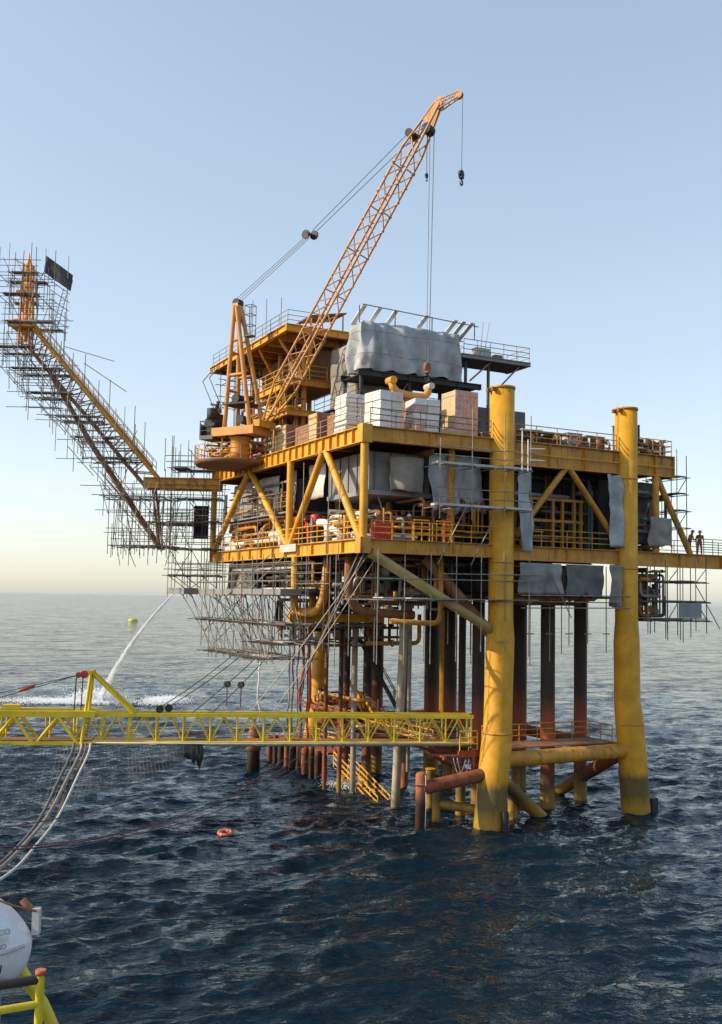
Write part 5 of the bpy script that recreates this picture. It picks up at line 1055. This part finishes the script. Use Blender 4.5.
# ------------------------------------------------------------------ people
def person(label, loc, rz, suit, lean=.15, arms='rail', hat=WHITE):
    t = thing('person', label, 'person', loc, rz)
    v = {}; E_ = []; rad = {}
    def P(n, p, r, frm=None):
        v[n] = p; rad[n] = r
        if frm: E_.append((frm, n))
    L = lean; fw = lambda z: L * (z - .95)      # upper body leans forward (+x)
    P('pel', (0, 0, .95), .15); P('wai', (fw(1.12), 0, 1.12), .14, 'pel'); P('che', (fw(1.35), 0, 1.35), .165, 'wai'); P('nek', (fw(1.5) + .02, 0, 1.5), .06, 'che'); P('hd0', (fw(1.58) + .05, 0, 1.59), .085, 'nek'); P('hd1', (fw(1.7) + .06, 0, 1.7), .09, 'hd0'); P('nos', (fw(1.62) + .16, 0, 1.62), .02, 'hd0')
    for s, k in ((-1, 'l'), (1, 'r')):
        P(k + 'sh', (fw(1.42), s * .2, 1.43), .075, 'che')
        if arms == 'rail': el = (fw(1.2) + .12, s * .27, 1.18); ha = (fw(1.1) + .36, s * .2, 1.12)
        else: el = (fw(1.2) - .02, s * .28, 1.16); ha = (fw(1.0) + .12, s * .27, .93)
        P(k + 'el', el, .052, k + 'sh'); P(k + 'wr', ha, .036, k + 'el'); P(k + 'pa', tuple(ha[i] + (ha[i] - el[i]) * .25 for i in range(3)), .038, k + 'wr')
        d = Vector(ha) - Vector(el); d.normalize(); pa = Vector(v[k + 'pa'])
        for q in range(4): P(k + 'f%d' % q, tuple(pa + d * (.085 - .012 * abs(q - 1.5)) + Vector((0, (q - 1.5) * .02, -.02))), .011, k + 'pa')
        P(k + 'th', tuple(pa + Vector((.03, -s * .05, .02))), .012, k + 'pa')
        P(k + 'hi', (0, s * .1, .88), .1, 'pel'); P(k + 'kn', (.03 + .05 * s * (arms != 'rail'), s * .12, .5), .07, k + 'hi'); P(k + 'an', (-.01 + .08 * s * (arms != 'rail'), s * .13, .09), .05, k + 'kn'); P(k + 'to', (.15 + .08 * s * (arms != 'rail'), s * .14, .045), .045, k + 'an')
    nm_ = list(v); me = bpy.data.meshes.new('body'); me.from_pydata([v[n] for n in nm_], [(nm_.index(a), nm_.index(b)) for a, b in E_], [])
    o = bpy.data.objects.new('body', me); COL.objects.link(o); sk = o.modifiers.new('skin', 'SKIN'); sk.use_smooth_shade = True
    for i, n in enumerate(nm_): d = me.skin_vertices[0].data[i]; d.radius = (rad[n], rad[n] * (1.15 if n in ('pel', 'wai', 'che') else 1)); d.use_root = (n == 'pel')
    o.modifiers.new('sub', 'SUBSURF').levels = 1
    dg = bpy.context.evaluated_depsgraph_get(); m2 = bpy.data.meshes.new_from_object(o.evaluated_get(dg)); bpy.data.objects.remove(o)
    m2.materials.clear()
    for mt in (suit, SKIN, BLACK): m2.materials.append(mt)
    hs = [Vector(v['lpa']), Vector(v['rpa'])]
    for p in m2.polygons:
        c = p.center; p.material_index = 1 if (c.z > 1.5 or min((c - h).length for h in hs) < .12) else 2 if c.z < .1 else 0
    obj('body', m2, t)
    hx = fw(1.7) + .06; lathe_path('hard_hat', [(hx, 0, 1.84, .03), (hx, 0, 1.82, .09), (hx, 0, 1.76, .125), (hx, 0, 1.69, .135), (hx + .01, 0, 1.68, .165), (hx + .01, 0, 1.67, .165)], hat, t, 16)
    return t
person('worker in rust red coverall looking down, left of the pair at right rail', (26.6, .6, 17.52), R(-75), COVER, .3, 'rail', COVER)
person('worker in rust red coverall turned aside, right of the pair at right rail', (27.5, .5, 17.52), R(-125), COVER, .22, 'down', COVER)
person('worker in bright red coverall at the lower front handrail', (5.95, .55, 17.52), R(-60), COVERR, .35, 'rail', RED)
person('worker in orange coverall near the corner cabinets on the lower deck', (4.2, 1.6, 17.52), R(200), COVER, .2, 'down', WHITE)
person('worker in red coverall at the left lower deck rail by the white pipes', (.45, 9.0, 17.52), R(180), COVERR, .25, 'rail', RED)
# ------------------------------------------------------------------ haze
hz = MB(); hz.box((-27000, -27000, -2.5), (27000, 27000, 62)); m, t, p = nodes('haze_air'); t.nodes.remove(p)
pv = t.nodes.new('ShaderNodeVolumePrincipled'); pv.inputs['Color'].default_value = (.6, .8, 1.0, 1); pv.inputs['Density'].default_value = HAZE; pv.inputs['Anisotropy'].default_value = .3
t.links.new(pv.outputs[0], [n for n in t.nodes if n.type == 'OUTPUT_MATERIAL'][0].inputs['Volume'])
if HAZE > 0: ho = hz.build('haze', m, None); ho['kind'] = 'stuff'
